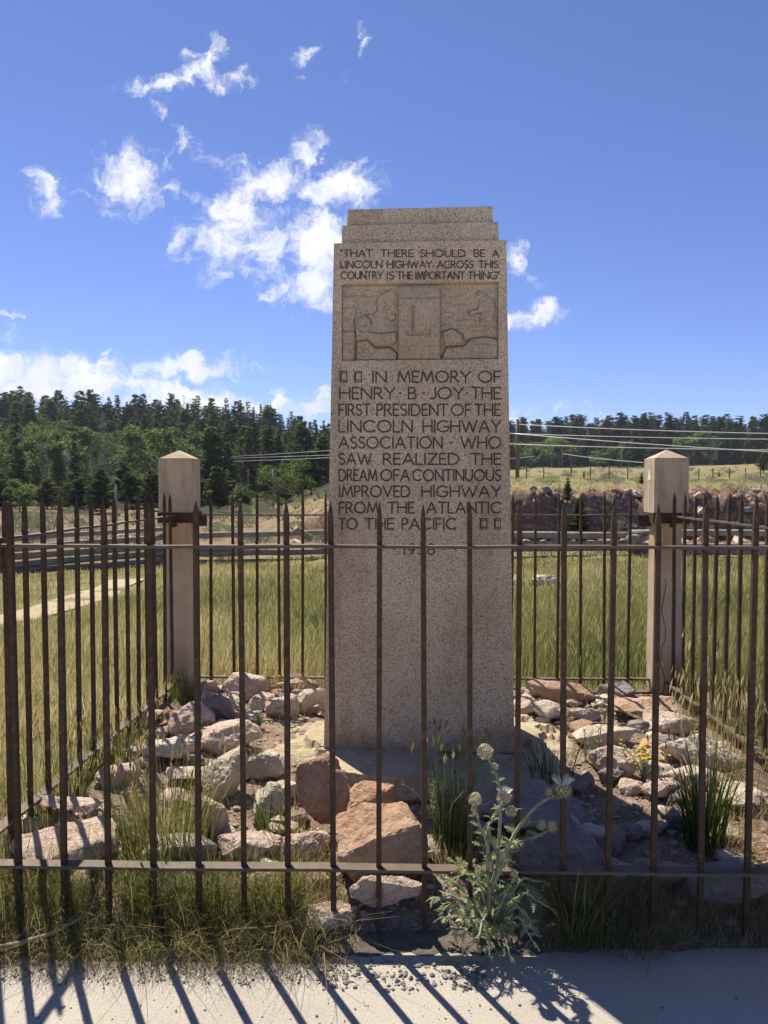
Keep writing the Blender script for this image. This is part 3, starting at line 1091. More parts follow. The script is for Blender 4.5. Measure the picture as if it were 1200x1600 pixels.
def carve(name, rowsets, t0, t1, lab):
    STROKES.clear()
    for (oy, stroke, lst) in rowsets:
        for (yt, yb, items) in lst:
            for (w_, x0, x1) in items:
                write_word(w_, 500 + x0 / ZX, 500 + x1 / ZX, oy + yt / ZY, oy + yb / ZY, stroke)
    res = .0015
    nx, nz = int((cs1 - cs0) / res), int((t1 - t0) / res)
    xs, ts = np.linspace(cs0, cs1, nx), np.linspace(t0, t1, nz)
    D = np.zeros((nz, nx))
    for line, wpx in STROKES:
        hw = wpx * 3.62 / F / 2
        for (x0, y0), (x1, y1) in zip(line[:-1], line[1:]):
            i0, i1 = np.searchsorted(xs, [min(x0, x1) - hw * 1.3, max(x0, x1) + hw * 1.3])
            j0, j1 = np.searchsorted(ts, [min(y0, y1) - hw * 1.3, max(y0, y1) + hw * 1.3])
            if i1 <= i0 or j1 <= j0:
                continue
            gx_, gy_ = np.meshgrid(xs[i0:i1], ts[j0:j1])
            dx, dy = x1 - x0, y1 - y0
            tt = np.clip(((gx_ - x0) * dx + (gy_ - y0) * dy) / max(dx * dx + dy * dy, 1e-12), 0, 1)
            d = np.hypot(gx_ - x0 - tt * dx, gy_ - y0 - tt * dy)
            D[j0:j1, i0:i1] = np.maximum(D[j0:j1, i0:i1], np.clip(1 - d / hw, 0, 1))
    D[0, :] = D[-1, :] = D[:, 0] = D[:, -1] = 0
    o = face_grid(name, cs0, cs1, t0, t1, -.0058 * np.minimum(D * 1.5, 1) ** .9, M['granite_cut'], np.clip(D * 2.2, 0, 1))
    tag(o, lab)


carve('quotation', [(300, 2.3, [
    (338, 378, [('“', 122, 136), ('THAT', 141, 305), ('THERE', 358, 545), ('SHOULD', 588, 850), ('BE', 903, 967), ('A', 1013, 1046)]),
    (403, 443, [('LINCOLN', 122, 362), ('HIGHWAY', 394, 655), ('ACROSS', 688, 897), ('THIS', 932, 1043)]),
    (467, 508, [('COUNTRY', 122, 366), ('IS', 393, 432), ('THE', 455, 540), ('IMPORTANT', 560, 846), ('THING', 868, 1038), ('“', 1043, 1057)])])],
    pt1, ct1, 'stone face carved with the quotation in small capitals above the relief')
carve('dedication', [(560, 3.0, [
    (75, 138, [('▯', 118, 157), ('▯', 202, 243), ('IN', 308, 387), ('MEMORY', 456, 880), ('OF', 930, 1056)]),
    (170, 236, [('HENRY', 116, 438), ('·', 467, 473), ('B', 519, 562), ('·', 604, 610), ('JOY', 645, 840), ('·', 857, 863), ('THE', 888, 1056)]),
    (268, 333, [('FIRST', 112, 293), ('PRESIDENT', 334, 746), ('OF', 770, 885), ('THE', 908, 1056)]),
    (364, 430, [('LINCOLN', 110, 540), ('HIGHWAY', 604, 1058)]),
    (460, 525, [('ASSOCIATION', 111, 715), ('·', 765, 771), ('WHO', 826, 1058)]),
    (557, 620, [('SAW', 111, 300), ('REALIZED', 373, 812), ('THE', 886, 1058)]),
    (652, 715, [('DREAM', 112, 332), ('OF', 357, 462), ('A', 474, 523), ('CONTINUOUS', 544, 1058)]),
    (748, 810, [('IMPROVED', 113, 525), ('HIGHWAY', 598, 1059)]),
    (843, 905, [('FROM', 113, 338), ('THE', 400, 550), ('ATLANTIC', 626, 1060)]),
    (938, 1000, [('TO', 111, 216), ('THE', 264, 432), ('PACIFIC', 482, 797), ('·', 862, 868), ('▯', 938, 978), ('▯', 1022, 1059)]),
    (1087, 1147, [('·', 432, 438), ('1938', 482, 672), ('·', 717, 723), ('·', 790, 794)])])],
    ct0, pt0, 'stone face carved with the dedication in ten lines of capitals and the year 1938')


# ------------------------------------------------------------------ rocks
def rock_bm(w, d, h, seed, boxy=3.5, rough=.05, pts=15, levels=3, strata=0.0):
    """an angular broken stone: a convex hull cut into small facets and roughened"""
    rnd = random.Random(seed)
    bm = bmesh.new()
    for i in range(pts):
        v = Vector((rnd.gauss(0, 1), rnd.gauss(0, 1), rnd.gauss(0, 1))).normalized()
        k = (abs(v.x) ** boxy + abs(v.y) ** boxy + abs(v.z) ** boxy) ** (-1 / boxy)
        v = v * k * (1 - .2 * rnd.random())
        bm.verts.new((v.x * w / 2, v.y * d / 2, v.z * h / 2))
    r = bmesh.ops.convex_hull(bm, input=bm.verts[:])
    junk = list({e for e in r['geom_interior'] + r['geom_unused'] if isinstance(e, bmesh.types.BMVert) and e.is_valid})
    if junk:
        bmesh.ops.delete(bm, geom=junk, context='VERTS')
    bmesh.ops.bevel(bm, geom=bm.edges[:], offset=min(w, d, h) * .045, segments=1, affect='EDGES', clamp_overlap=True)
    bmesh.ops.triangulate(bm, faces=bm.faces[:])
    mn = min(w, d, h)
    mx = max(w, d, h)
    lo_ = mx / {1: 9, 2: 14, 3: 26, 4: 60}[levels]
    for it in range(9):
        lim = max(lo_, mx / (3.0 * 1.6 ** it))
        es_ = [e for e in bm.edges if e.calc_length() > lim]
        if not es_ and lim <= lo_:
            break
        if es_:
            bmesh.ops.subdivide_edges(bm, edges=es_, cuts=1)
            bmesh.ops.triangulate(bm, faces=[f for f in bm.faces if len(f.verts) > 3])
        if len(bm.faces) > (14000 if levels == 4 else 4200):
            break
    off = Vector((seed * 3.7 % 50, seed * 7.1 % 50, seed * 1.3 % 50))
    bm.normal_update()
    rr = rough * (mn * .65 + mx * .35)
    for v in bm.verts:
        p = v.co / (mx * .5) + off
        a = mnoise.fractal(p * 1.5, 1.0, 2.1, 3) * rr * .9
        rg = mnoise.ridged_multi_fractal(p * 2.6, 1.0, 2.1, 4, 1.0, 2.0)
        a += (rg - 1.2) * rr * .42
        a += mnoise.noise(p * 13) * rr * .30 + mnoise.noise(p * 27) * rr * .18
        if strata:
            a += strata * (mn * .6 + mx * .4) * mnoise.noise(Vector((v.co.z / h * 6 + off.x, p.x * .35, p.y * .35)))
        v.co += v.normal * a
    return bm


def rock(name, label, px, py, wpx, hpx, kind, depth=.85, tilt=(0, 0), yaw=None, boxy=3.8, rough=.05, pts=15, strata=.02, lift=0.0, group=None, cat='rock', Y=None, hm=None, levels=3):
    """a stone seen with its middle at (px, py), wpx across and hpx high"""
    seed = int(px * 13 + py * 7)
    rnd = random.Random(seed)
    base = None
    y = 3.0
    for _ in range(14):                       # where the lower middle of the stone meets the ground
        d = ray(px, py + hpx * .30)
        t = y / d.y
        z = hz(d.x * t, y) + lift
        y = y + .6 * ((CAM_H - z) / max(-d.z, 1e-3) * d.y - y)
    if Y is not None:
        y = Y
    w = wpx * y / F * 1.2
    d_ = w * depth
    sinv = min(.6, (CAM_H - .2) / y)
    h = max((hpx * y / F - d_ * sinv * .55) * 1.12, .28 * min(w, d_), .03)
    if hm is not None:
        h = hm
    h *= 1.12
    c_ = at(px, py, y)
    bm = rock_bm(w * 1.04, d_, h, seed, boxy, rough, pts, levels, strata)
    o = bm_obj(name, bm, M[kind], None, smooth=False)
    o.location = (c_.x, y + d_ * .05, c_.z)
    o.rotation_euler = (R(tilt[0]), R(tilt[1]), R(rnd.uniform(-14, 14)) if yaw is None else R(yaw))
    tag(o, label, cat, group)
    return o


# rough concrete-like footing under the monument
bm = rock_bm(1.66, 1.08, .32, 77, boxy=6, rough=.055, pts=34, levels=4, strata=.012)
for v in bm.verts:                                    # dressed flat where the shaft stands
    top_ = .125
    if v.co.z > top_ - .03:
        v.co.z = top_ + (v.co.z - top_) * .12
foot = bm_obj('foundation_slab', bm, M['footing'], None, smooth=False)
fc = at(655, 1172, 3.78)
foot.location = (fc.x - .0, 3.80, zb - .122)
foot.rotation_euler = (0, 0, mrz)
tag(foot, 'broad rough cream footing slab under the granite monument', 'slab')

ROCKS = [
    # left of the monument
    (108, 1256, 92, 34, 'pink', 'small flat slab with white top and brown front, lying on a wide pink slab', dict(boxy=6, strata=.02, depth=.55, lift=.08)),
    (108, 1318, 150, 92, 'pink', 'wide flat pink slab under the small white-topped slab, behind the bottom rail', dict(boxy=5, hm=.09, depth=.95)),
    (184, 1214, 66, 42, 'pink', 'pale pink lump beside the left side fence, half behind a picket', {}),
    (250, 1176, 112, 50, 'cream', 'long cream slab above the green grass clump left', dict(depth=.6, tilt=(0, -6))),
    (300, 1128, 66, 56, 'pink', 'pink wedge of rock below the left corner post', dict(depth=.9, tilt=(0, 14))),
    (338, 1108, 50, 50, 'grey', 'dark purplish grey boulder in the shade near the left corner post', dict(boxy=2.6)),
    (323, 1074, 28, 24, 'pink', 'small squarish stone at the foot of the left corner post', {}),
    (384, 1074, 64, 50, 'pink', 'rounded pink boulder in front of the back bottom rail', dict(boxy=2.8)),
    (408, 1098, 44, 34, 'pink', 'pink stone leaning under the rounded pink boulder', {}),
    (384, 1119, 44, 20, 'cream', 'small white stone between the pink boulders left', {}),
    (352, 1152, 132, 56, 'pink', 'long pink and cream block bridging a dark gap left of the slab', dict(depth=.5, tilt=(0, -9), boxy=5)),
    (302, 1206, 74, 34, 'cream', 'cream slab lying low behind the green grass clump', {}),
    (352, 1218, 82, 78, 'cream', 'big tilted block with pale top and shaded side left of the footing', dict(tilt=(8, -26), boxy=6, depth=.8)),
    (416, 1198, 58, 58, 'cream', 'cream stone at the left edge of the footing slab', dict(boxy=5)),
    (448, 1232, 46, 40, 'cream', 'cream stone wedged between the footing and the red-brown upright rock', {}),
    (444, 1290, 40, 30, 'pink', 'small pink stone left of the red-brown upright rock', {}),
    (470, 1278, 34, 24, 'grey', 'little grey stone under the red-brown upright rock', {}),
    (415, 1256, 64, 66, 'cream', 'cream rounded boulder beside the red-brown upright rock', dict(boxy=2.8, tilt=(0, -12))),
    (326, 1276, 56, 78, 'pink', 'pink stone showing through the green grass clump', {}),
    (278, 1326, 118, 54, 'cream', 'white slab just behind the bottom rail, in front of the green grass clump', dict(depth=.6)),
    (384, 1322, 96, 64, 'pink', 'pink rough stone just behind the bottom rail', dict(depth=.7, rough=.08)),
    (482, 1322, 72, 70, 'pink', 'greyish pink block with flat top behind the bottom rail', dict(boxy=6, depth=.8)),
    (504, 1228, 86, 112, 'brown', 'upright red-brown rock leaning on the corner of the footing', dict(boxy=3, depth=.5, tilt=(-10, 5), Y=3.05, hm=.30)),
    (588, 1246, 76, 60, 'orange', 'orange rock in the shade under the footing slab', dict(boxy=3, Y=3.1)),
    (593, 1322, 132, 172, 'orange', 'large orange boulder with a flat lit face under the bottom rail', dict(boxy=4.2, depth=.85, tilt=(34, 0), Y=2.72, hm=.27, rough=.045, pts=18)),
    (602, 1394, 100, 44, 'pink', 'pale pink block under the bottom rail, supporting the large orange boulder', dict(Y=2.53, hm=.11, depth=.5, boxy=5)),
    (668, 1326, 50, 44, 'cream', 'cream stone squeezed beside the large orange boulder', {}),
    (534, 1338, 44, 28, 'pink', 'small pink stone between the orange boulder and the grey-pink block', {}),
    (518, 1432, 70, 46, 'pink', 'flat tan stone outside the fence beside the dry grass', dict(hm=.07, boxy=4)),
    (392, 1378, 54, 26, 'pink', 'pink stone peeping out beneath the bottom rail in grass', {}),
    (488, 1098, 50, 44, 'cream', 'white-topped stone touching the left edge of the monument', dict(tilt=(0, -12))),
    (464, 1070, 80, 32, 'pink', 'pale pink slab under the back bottom rail beside the monument', dict(depth=.6)),
    (440, 1106, 48, 40, 'pink', 'pink stone behind the left end of the footing', {}),
    (25, 1300, 60, 50, 'cream', 'pale stone at the far left edge behind the grass', {}),
    (232, 1120, 44, 30, 'pink', 'little pink stone under the left side rail', {}),
    (262, 1385, 60, 26, 'pink', 'flat stone in the dry grass under the bottom rail', {}),
    # right of the monument
    (876, 1085, 104, 40, 'brown', 'long brown log-shaped rock below the back rail right', dict(depth=.4, boxy=5, tilt=(0, 10), strata=.015)),
    (822, 1104, 44, 40, 'pink', 'pink slab touching the right edge of the monument', dict(depth=1.1)),
    (854, 1112, 48, 38, 'cream', 'rounded tan boulder on the back of the footing', dict(boxy=2.5, rough=.03)),
    (848, 1127, 22, 15, 'cream', 'small knobbly tan stone below the rounded tan boulder', {}),
    (914, 1116, 48, 26, 'pink', 'pink flat stone under the brown log-shaped rock', dict(boxy=5, depth=.6)),
    (906, 1134, 42, 18, 'brown', 'thin brown stone above the long cream block', {}),
    (950, 1149, 108, 38, 'cream', 'long cream block with shaded front right of the footing', dict(boxy=6, depth=.45, tilt=(0, 3))),
    (962, 1083, 60, 42, 'grey', 'grey purplish boulder at the back right corner', dict(boxy=2.7)),
    (1014, 1106, 108, 46, 'orange', 'broad orange-topped slab below the right corner post', dict(depth=.8, hm=.10, boxy=5)),
    (1042, 1130, 92, 40, 'pink', 'pink block beside the right side rail', dict(boxy=5, depth=.6)),
    (962, 1190, 74, 62, 'pink', 'pink and white block beside the yellow flowers', dict(boxy=5, tilt=(0, 8))),
    (1102, 1176, 122, 58, 'cream', 'long pinkish slab tilted along the right side rail', dict(boxy=5, depth=.5, tilt=(0, 17))),
    (908, 1226, 48, 38, 'grey', 'grey stone with a lit corner in front of the footing right', {}),
    (1034, 1235, 58, 44, 'pink', 'small pointed pink stone below the yellow flowers', dict(boxy=2.6, pts=14)),
    (1080, 1216, 66, 44, 'cream', 'cream stone behind the tall dark grass tuft', {}),
    (1062, 1280, 54, 50, 'grey', 'grey rounded stone left of the tall dark grass tuft', dict(boxy=2.8)),
    (842, 1270, 184, 92, 'grey', 'large grey slab in the monument shadow behind the thistle', dict(depth=.7, tilt=(12, 6), boxy=4)),
    (882, 1342, 176, 84, 'grey', 'grey slab behind the bottom rail in the monument shadow', dict(depth=.6, boxy=4.5)),
    (1030, 1362, 124, 78, 'grey', 'low grey block behind the bottom rail right', dict(boxy=5, depth=.6)),
    (1150, 1388, 128, 100, 'grey', 'big grey block at the right edge under the bottom rail', dict(boxy=4, depth=.7)),
    (1150, 1240, 90, 40, 'cream', 'flat cream stone at the right edge in dry grass', dict(hm=.05)),
    (986, 1300, 50, 30, 'grey', 'dark grey stone under green grass in the shadow', {}),
    (742, 1300, 50, 40, 'grey', 'dark stone behind the seed-headed grass clump', {}),
]
for (px, py, w_, h_, kd, lab, kw) in ROCKS:
    rock('rock', lab, px, py, w_, h_, kd, group='rocks heaped round the monument', **kw)
rock('rock', 'flat pale rock lying in the meadow beyond the back fence', 857, 909, 52, 18, 'cream', hm=.20, depth=.6)
rock('rock', 'small pale stone in the meadow left of the flat pale rock', 806, 908, 18, 18, 'cream')
rock('rock', 'white stone resting by the log fence left', 191, 838, 22, 14, 'cream', Y=17.5, hm=.15)
MED = [rock_bm(.17, .14, .10, 950 + i, boxy=3.6, rough=.06, pts=13, levels=2, strata=.02) for i in range(6)]
MEDO = [bm_obj('rock', b_, M[('pink', 'cream', 'pink', 'orange', 'cream', 'grey')[i]], None) for i, b_ in enumerate(MED)]
k = 0
for n in range(150):
    s_, t_ = RNG.uniform(-1.45, 1.45), RNG.uniform(.14, 2.38)
    p = FRONT + E1 * s_ + E2 * t_
    dm = p - mo
    if abs(dm.dot(mdir)) < .86 and -.45 < dm.dot(Vector((-mdir.y, mdir.x, 0))) < .72:
        continue
    o = MEDO[k] if k < 6 else MEDO[k % 6].copy()
    if k >= 6:
        COL.objects.link(o)
    o.location = (p.x, p.y, hz(p.x, p.y) + .02)
    o.rotation_euler = (RNG.uniform(-.3, .3), RNG.uniform(-.3, .3), RNG.uniform(0, 6.28))
    sc = RNG.uniform(.65, 1.2)
    o.scale = (sc * RNG.uniform(.9, 1.3), sc, sc * RNG.uniform(.7, 1.1))
    tag(o, 'fist-sized broken rock half buried among the larger heaped rocks', 'rock', 'broken rocks between the big ones')
    k += 1
# small filler stones in the gaps
SM = [rock_bm(.1, .085, .06, 900 + i, boxy=3, rough=.06, pts=12, levels=1) for i in range(5)]
SMM = []
for i, b_ in enumerate(SM):
    o = bm_obj('stone', b_, M[('pink', 'cream', 'grey', 'brown', 'cream')[i]], None, smooth=False)
    SMM.append(o)
k = 0
for n in range(95):
    s_, t_ = RNG.uniform(-1.48, 1.48), RNG.uniform(.08, 2.42)
    p = FRONT + E1 * s_ + E2 * t_
    dm = p - mo
    if abs(dm.dot(mdir)) < .84 and -.42 < dm.dot(Vector((-mdir.y, mdir.x, 0))) < .55:
        continue
    o = SMM[k] if k < 5 else SMM[k % 5].copy()
    if k >= 5:
        COL.objects.link(o)
    o.location = (p.x, p.y, hz(p.x, p.y) + .012)
    o.rotation_euler = (RNG.uniform(-.4, .4), RNG.uniform(-.4, .4), RNG.uniform(0, 6.28))
    sc = RNG.uniform(.35, 1.0)
    o.scale = (sc, sc * RNG.uniform(.7, 1.2), sc * RNG.uniform(.6, 1.1))
    tag(o, 'small loose stone lying in a gap between the heaped rocks', 'stone', 'small stones between the rocks')
    k += 1


# ------------------------------------------------------------------ fence posts
def make_post(label, pos, rz):
    t = thing('concrete_post', label, 'post', (pos.x, pos.y, 0.02), rz, 'concrete corner posts of the fence')
    a, b, ch = .094, .084, .024

    def octo(r, c, z):
        return [(-r + c, -r, z), (r - c, -r, z), (r, -r + c, z), (r, r - c, z), (r - c, r, z), (-r + c, r, z), (-r, r - c, z), (-r, -r + c, z)]
    bm = bmesh.new()
    prism(bm, octo(a, ch + .008, -.1), octo(b, ch, 1.235))
    bm_obj('shaft', bm, M['post_shaft'], t, bevel=.004)
    bm = bmesh.new()
    q, z0, z1 = .1085, 1.215, 1.640
    prism(bm, octo(b, ch, z0 - .02), octo(q, .006, z0 + .03))
    bm2 = bmesh.new()
    lo = octo(q, .006, z0 + .0298)
    hi = octo(q, .006, z1)
    prism(bm, lo, hi)
    bm_obj('head', bm, M['post_head'], t, bevel=.003)
    bm2.free()
    bm = bmesh.new()
    base = octo(q - .001, .006, z1 - .002)
    bv = [bm.verts.new(p) for p in base]
    ap = bm.verts.new((0, 0, z1 + .056))
    bm.faces.new(bv[::-1])
    for i in range(8):
        bm.faces.new((bv[i], bv[(i + 1) % 8], ap))
    bm_obj('cap', bm, M['post_head'], t)
    bm = bmesh.new()
    o_ = q + .006
    zs0, zs1 = 1.225, 1.292
    for (x0, x1, y0, y1) in ((-o_, o_, -o_, -q + .001), (-o_, o_, q - .001, o_), (-o_, -q + .001, -q + .001, q - .001), (q - .001, o_, -q + .001, q - .001)):
        box(bm, x0, x1, y0, y1, zs0, zs1)
    bm_obj('strap', bm, M['iron'], t)
    return t


PBL = FRONT + E2 * DEPTH - E1 * HALF
PBR = FRONT + E2 * DEPTH + E1 * HALF
PFL = FRONT - E1 * (HALF + .042)
PFR = FRONT + E1 * HALF
pbl = make_post('tan concrete post with pointed top at the back left fence corner', PBL, -YAW)
pbr = make_post('tan concrete post with a white arrow on its side at the back right corner', PBR, -YAW)
pfl = make_post('concrete post just cut off by the left edge of the photo', PFL, -YAW)
pfr = make_post('concrete post at the front right fence corner outside the photo', PFR, -YAW)
# white arrow on the inner side of the back right post
bm = bmesh.new()
xa = -.1105
for poly in ([(-.010, 1.262), (-.003, 1.262), (-.003, 1.50), (-.010, 1.50)], [(-.036, 1.502), (.022, 1.502), (-.0065, 1.58)]):
    lo = [(xa, y, z) for y, z in poly]
    hi = [(xa + .0022, y, z) for y, z in poly]
    prism(bm, lo, hi)
ar = bm_obj('arrow', bm, M['white_paint'], pbr)
# crack down the back right post
bm = bmesh.new()
rc = random.Random(3)
cp_ = []
for i in range(22):
    zz = .12 + i * .036
    cp_.append((-.035 + .012 * math.sin(i * .7) + rc.uniform(-.006, .006) + .00002 * i, zz))
ribbon(bm, cp_, .0045, lambda p, l: Vector((p.x, -.0945 + .010 * (p.y / 1.235) - l, p.y)), .0006)
bm_obj('crack', bm, M['letter'], pbr)


# ------------------------------------------------------------------ iron fence
def picket_bm(z0, z1, w=.0172):
    bm = bmesh.new()
    h = w / 2
    rings = []
    for (z, r) in ((z0, h), (z1 - .6, h), (z1 - .12, h * .98), (z1 - .058, h * .96), (z1 - .03, h * .66), (z1 - .004, h * .12), (z1, h * .05)):
        rings.append([bm.verts.new((x * r, y * r, z)) for x, y in ((-1, -1), (1, -1), (1, 1), (-1, 1))])
    for a, b in zip(rings[:-1], rings[1:]):
        for k in range(4):
            bm.faces.new((a[k], a[(k + 1) % 4], b[(k + 1) % 4], b[k]))
    bm.faces.new(rings[0][::-1])
    bm.faces.new(rings[-1])
    return bm


Z_TOP, Z_BOT = 1.298, .228
pk_me = None


def make_fence(label, origin, rz, length, pos, ground):
    global pk_me
    t = thing('iron_fence', label, 'fence', origin, rz, 'iron picket fence sides round the monument')
    for (z, w, th, nm) in ((Z_TOP, .034, .010, 'top_rail'), (Z_BOT, .046, .010, 'bottom_rail')):
        bm = bmesh.new()
        nseg = 24
        prev = None
        for i in range(nseg + 1):
            x = .085 + (length - .17) * i / nseg
            sag = .0012 * math.sin(i * .9) + .0006 * math.sin(i * 2.3)
            r = [bm.verts.new((x, -w / 2 + sag * .4, z - th + sag)), bm.verts.new((x, w / 2 + sag * .4, z - th + sag)), bm.verts.new((x, w / 2 + sag * .4, z + sag)), bm.verts.new((x, -w / 2 + sag * .4, z + sag))]
            if prev:
                for k in range(4):
                    bm.faces.new((prev[k], prev[(k + 1) % 4], r[(k + 1) % 4], r[k]))
            else:
                bm.faces.new(r)
            prev = r
        bm.faces.new(prev[::-1])
        bm_obj(nm, bm, M['rail'], t)
    for e in (0, 1):
        bm = bmesh.new()
        x0, x1 = (.088, .175) if e == 0 else (length - .175, length - .088)
        box(bm, x0, x1, -.008, .004, Z_TOP - .078, Z_TOP - .0105)
        br = bm_obj('bracket', bm, M['iron'], t)
        bm = bmesh.new()
        xm = (x0 + x1) / 2
        tube(bm, [(xm, -.018, Z_TOP - .045), (xm, -.0082, Z_TOP - .045)], .011, 6)
        bm_obj('bolt', bm, M['iron'], br)
    rnd = random.Random(label)
    for x in pos:
        if pk_me is None:
            o = bm_obj('picket', picket_bm(-.02, 1.42), M['iron'], t)
            pk_me = o.data
        else:
            o = bpy.data.objects.new('picket', pk_me)
            link(o, t)
        o.location = (x + rnd.uniform(-.003, .003), rnd.uniform(-.002, .002), rnd.uniform(-.008, .008) + .021)
        o.rotation_euler = (R(rnd.uniform(-.45, .45)), R(rnd.uniform(-.4, .4)), R(rnd.uniform(-5, 5)))
    return t


fp = [HALF + .042 - .0545 + .1510 * k for k in range(-12, 13)]
fp = [x for x in fp if .125 < x < 2 * HALF - .1]
make_fence('near side of the brown iron picket fence, across the whole photo', PFL + Vector((0, 0, .0)), -YAW, 2 * HALF + .042, fp, 0)
bp_ = [HALF - 1.384 + .1517 * k for k in range(0, 20)]
bp_ = [x for x in bp_ if .12 < x < 2 * HALF - .12]
make_fence('far side of the iron picket fence, running behind the monument', PBL, -YAW, 2 * HALF, bp_, 0)
sp_ = [.19 + .1515 * k for k in range(15)]
make_fence('left side of the iron picket fence, running away from the viewer', PFL, math.pi / 2 - YAW - math.atan2(.042, DEPTH), DEPTH, sp_, 0)
make_fence('right side of the iron picket fence, running away from the viewer', PFR, math.pi / 2 - YAW, DEPTH, sp_, 0)


# ------------------------------------------------------------------ grass
def blades(P, hgt, wid, lean_dir, lean, tint, curve=1.6, segs=3):
    """(n,3) roots -> vertices, faces, tints of bent tapering blades"""
    n = len(P)
    lv = np.linspace(0, 1, segs + 1)
    dx = np.cos(lean_dir)
    dy = np.sin(lean_dir)
    wx, wy = -np.sin(lean_dir + RNG.uniform(-.9, .9, n)), np.cos(lean_dir + RNG.uniform(-.9, .9, n))
    V = []
    for i, t in enumerate(lv):
        off = lean * hgt * t ** curve
        drop = np.sqrt(np.maximum(1 - (np.minimum(lean * t ** (curve - 1), .98)) ** 2 * .75, .05))
        c = np.stack([P[:, 0] + dx * off, P[:, 1] + dy * off, P[:, 2] + hgt * t * drop], -1)
        if i < segs:
            wd = wid * (1 - t * .75) * .5
            side = np.stack([wx * wd, wy * wd, np.zeros(n)], -1)
            V += [c - side, c + side]
        else:
            V.append(c)
    k = len(V)
    V = np.stack(V, 1)
    tips = V[:, -1].copy()
    base = (np.arange(n) * k)[:, None]
    quads = [base + np.array([2 * i, 2 * i + 1, 2 * i + 3, 2 * i + 2]) for i in range(segs - 1)]
    tris = base + np.array([2 * segs - 2, 2 * segs - 1, 2 * segs])
    T = np.repeat(tint[:, None], k, 1)
    return V.reshape(-1, 3), np.concatenate(quads), tris, T.reshape(-1), tips


class Field:
    def __init__(self):
        self.V, self.Q, self.T3, self.t, self.n = [], [], [], [], 0

    def add(self, *a, **k):
        V, Q, T3, t, tips = blades(*a, **k)
        self.V.append(V)
        self.Q.append(Q + self.n)
        self.T3.append(T3 + self.n)
        self.t.append(t)
        self.n += len(V)
        return tips

    def heads(self, tips, L, w, tint, droop):
        """seed heads: slim crossed spindles hanging at the blade tips"""
        n = len(tips)
        for rot in (0, math.pi / 2):
            a = RNG.uniform(0, 2 * math.pi, n)
            d = np.stack([np.cos(a) * droop, np.sin(a) * droop, np.ones(n)], -1)
            d /= np.linalg.norm(d, axis=1)[:, None]
            s = np.stack([np.cos(rot) * np.ones(n), np.sin(rot) * np.ones(n), np.zeros(n)], -1)
            lo = tips - d * (L * .55)[:, None]
            hi = tips + d * (L * .45)[:, None]
            mid = tips
            V = np.stack([lo, mid - s * w[:, None] / 2, hi, mid + s * w[:, None] / 2], 1)
            self.V.append(V.reshape(-1, 3))
            self.Q.append((np.arange(n) * 4)[:, None] + np.arange(4) + self.n)
            self.t.append(np.repeat(tint[:, None], 4, 1).reshape(-1))
            self.n += 4 * n

    def build(self, name, mat, parent=None):
        V = np.concatenate(self.V).astype(np.float32)
        Q = np.concatenate(self.Q)
        T3 = np.concatenate(self.T3) if self.T3 else np.zeros((0, 3), int)
        me = bpy.data.meshes.new(name)
        me.vertices.add(len(V))
        me.vertices.foreach_set('co', V.ravel())
        nl = Q.size + T3.size
        me.loops.add(nl)
        me.loops.foreach_set('vertex_index', np.concatenate([Q.ravel(), T3.ravel()]).astype(np.int32))
        me.polygons.add(len(Q) + len(T3))
        ls = np.concatenate([np.arange(len(Q)) * 4, Q.size + np.arange(len(T3)) * 3]).astype(np.int32)
        me.polygons.foreach_set('loop_start', ls)
        me.update(calc_edges=True)
        me.validate()
        fattr(me, 'tint', np.clip(np.concatenate(self.t), 0, 1))
        return mesh_obj(name, me, mat, parent)


def pnoise(x, y, s, seed):
    return .5 + .5 * np.clip(wave(x, y, s, seed) * 1.2, -1, 1)


fld = Field()


def scatter(n, u0, u1, y0, y1):
    """points even over the ground between two sight lines"""
    y = np.sqrt(RNG.uniform(y0 ** 2, y1 ** 2, n))
    u = RNG.uniform(u0, u1, n)
    return u * y, y


def meadow(n, y0, y1, hscale, wscale, hd, u=.8):
    x, y = scatter(n, -u, u, y0, y1)
    s_, t_ = encl(x, y)
    ok = ~((np.abs(s_) < HALF - .02) & (t_ < DEPTH + .03)) & (y > 2.46)
    td = track_d(x, y)
    ok &= (td > .30 * (1 + .5 * wave(x, y, 2.7, 1.1))) | (RNG.random(n) < .16)
    x, y = x[ok], y[ok]
    td = td[ok]
    n = len(x)
    patch = pnoise(x, y, 1.0, 2.0)
    patch2 = pnoise(x, y, .43, 5.0)
    u_ = x / y
    dry = np.clip(.53 + .5 * (patch - .5) + .5 * (patch2 - .5) + .07 * smooth01((-u_ - .1) / .15) + .06 * (u_ < -.1) * smooth01((7.5 - y) / 4) - .06 * smooth01((u_ - .1) / .2), .1, .8)
    h = hscale * RNG.uniform(.45, 1.15, n) * (.7 + .6 * patch) * (1 - .35 * (u_ < -.24))
    h *= np.clip((td - .3) / .5, .25, 1)
    tint = np.clip(dry + RNG.normal(0, .17, n), 0, 1)
    P = np.stack([x, y, H(x, y) - .01], -1)
    wnd = RNG.normal(-.3, 1.5, n)
    tips = fld.add(P, h, wscale * RNG.uniform(.6, 1.3, n), wnd, RNG.uniform(.05, .55, n), tint)
    sel = RNG.random(n) < hd
    m_ = int(sel.sum())
    fld.heads(tips[sel], RNG.uniform(.05, .10, m_), RNG.uniform(.003, .0055, m_) * (wscale / .006), np.clip(.8 + RNG.normal(0, .12, m_), 0, 1), .45)


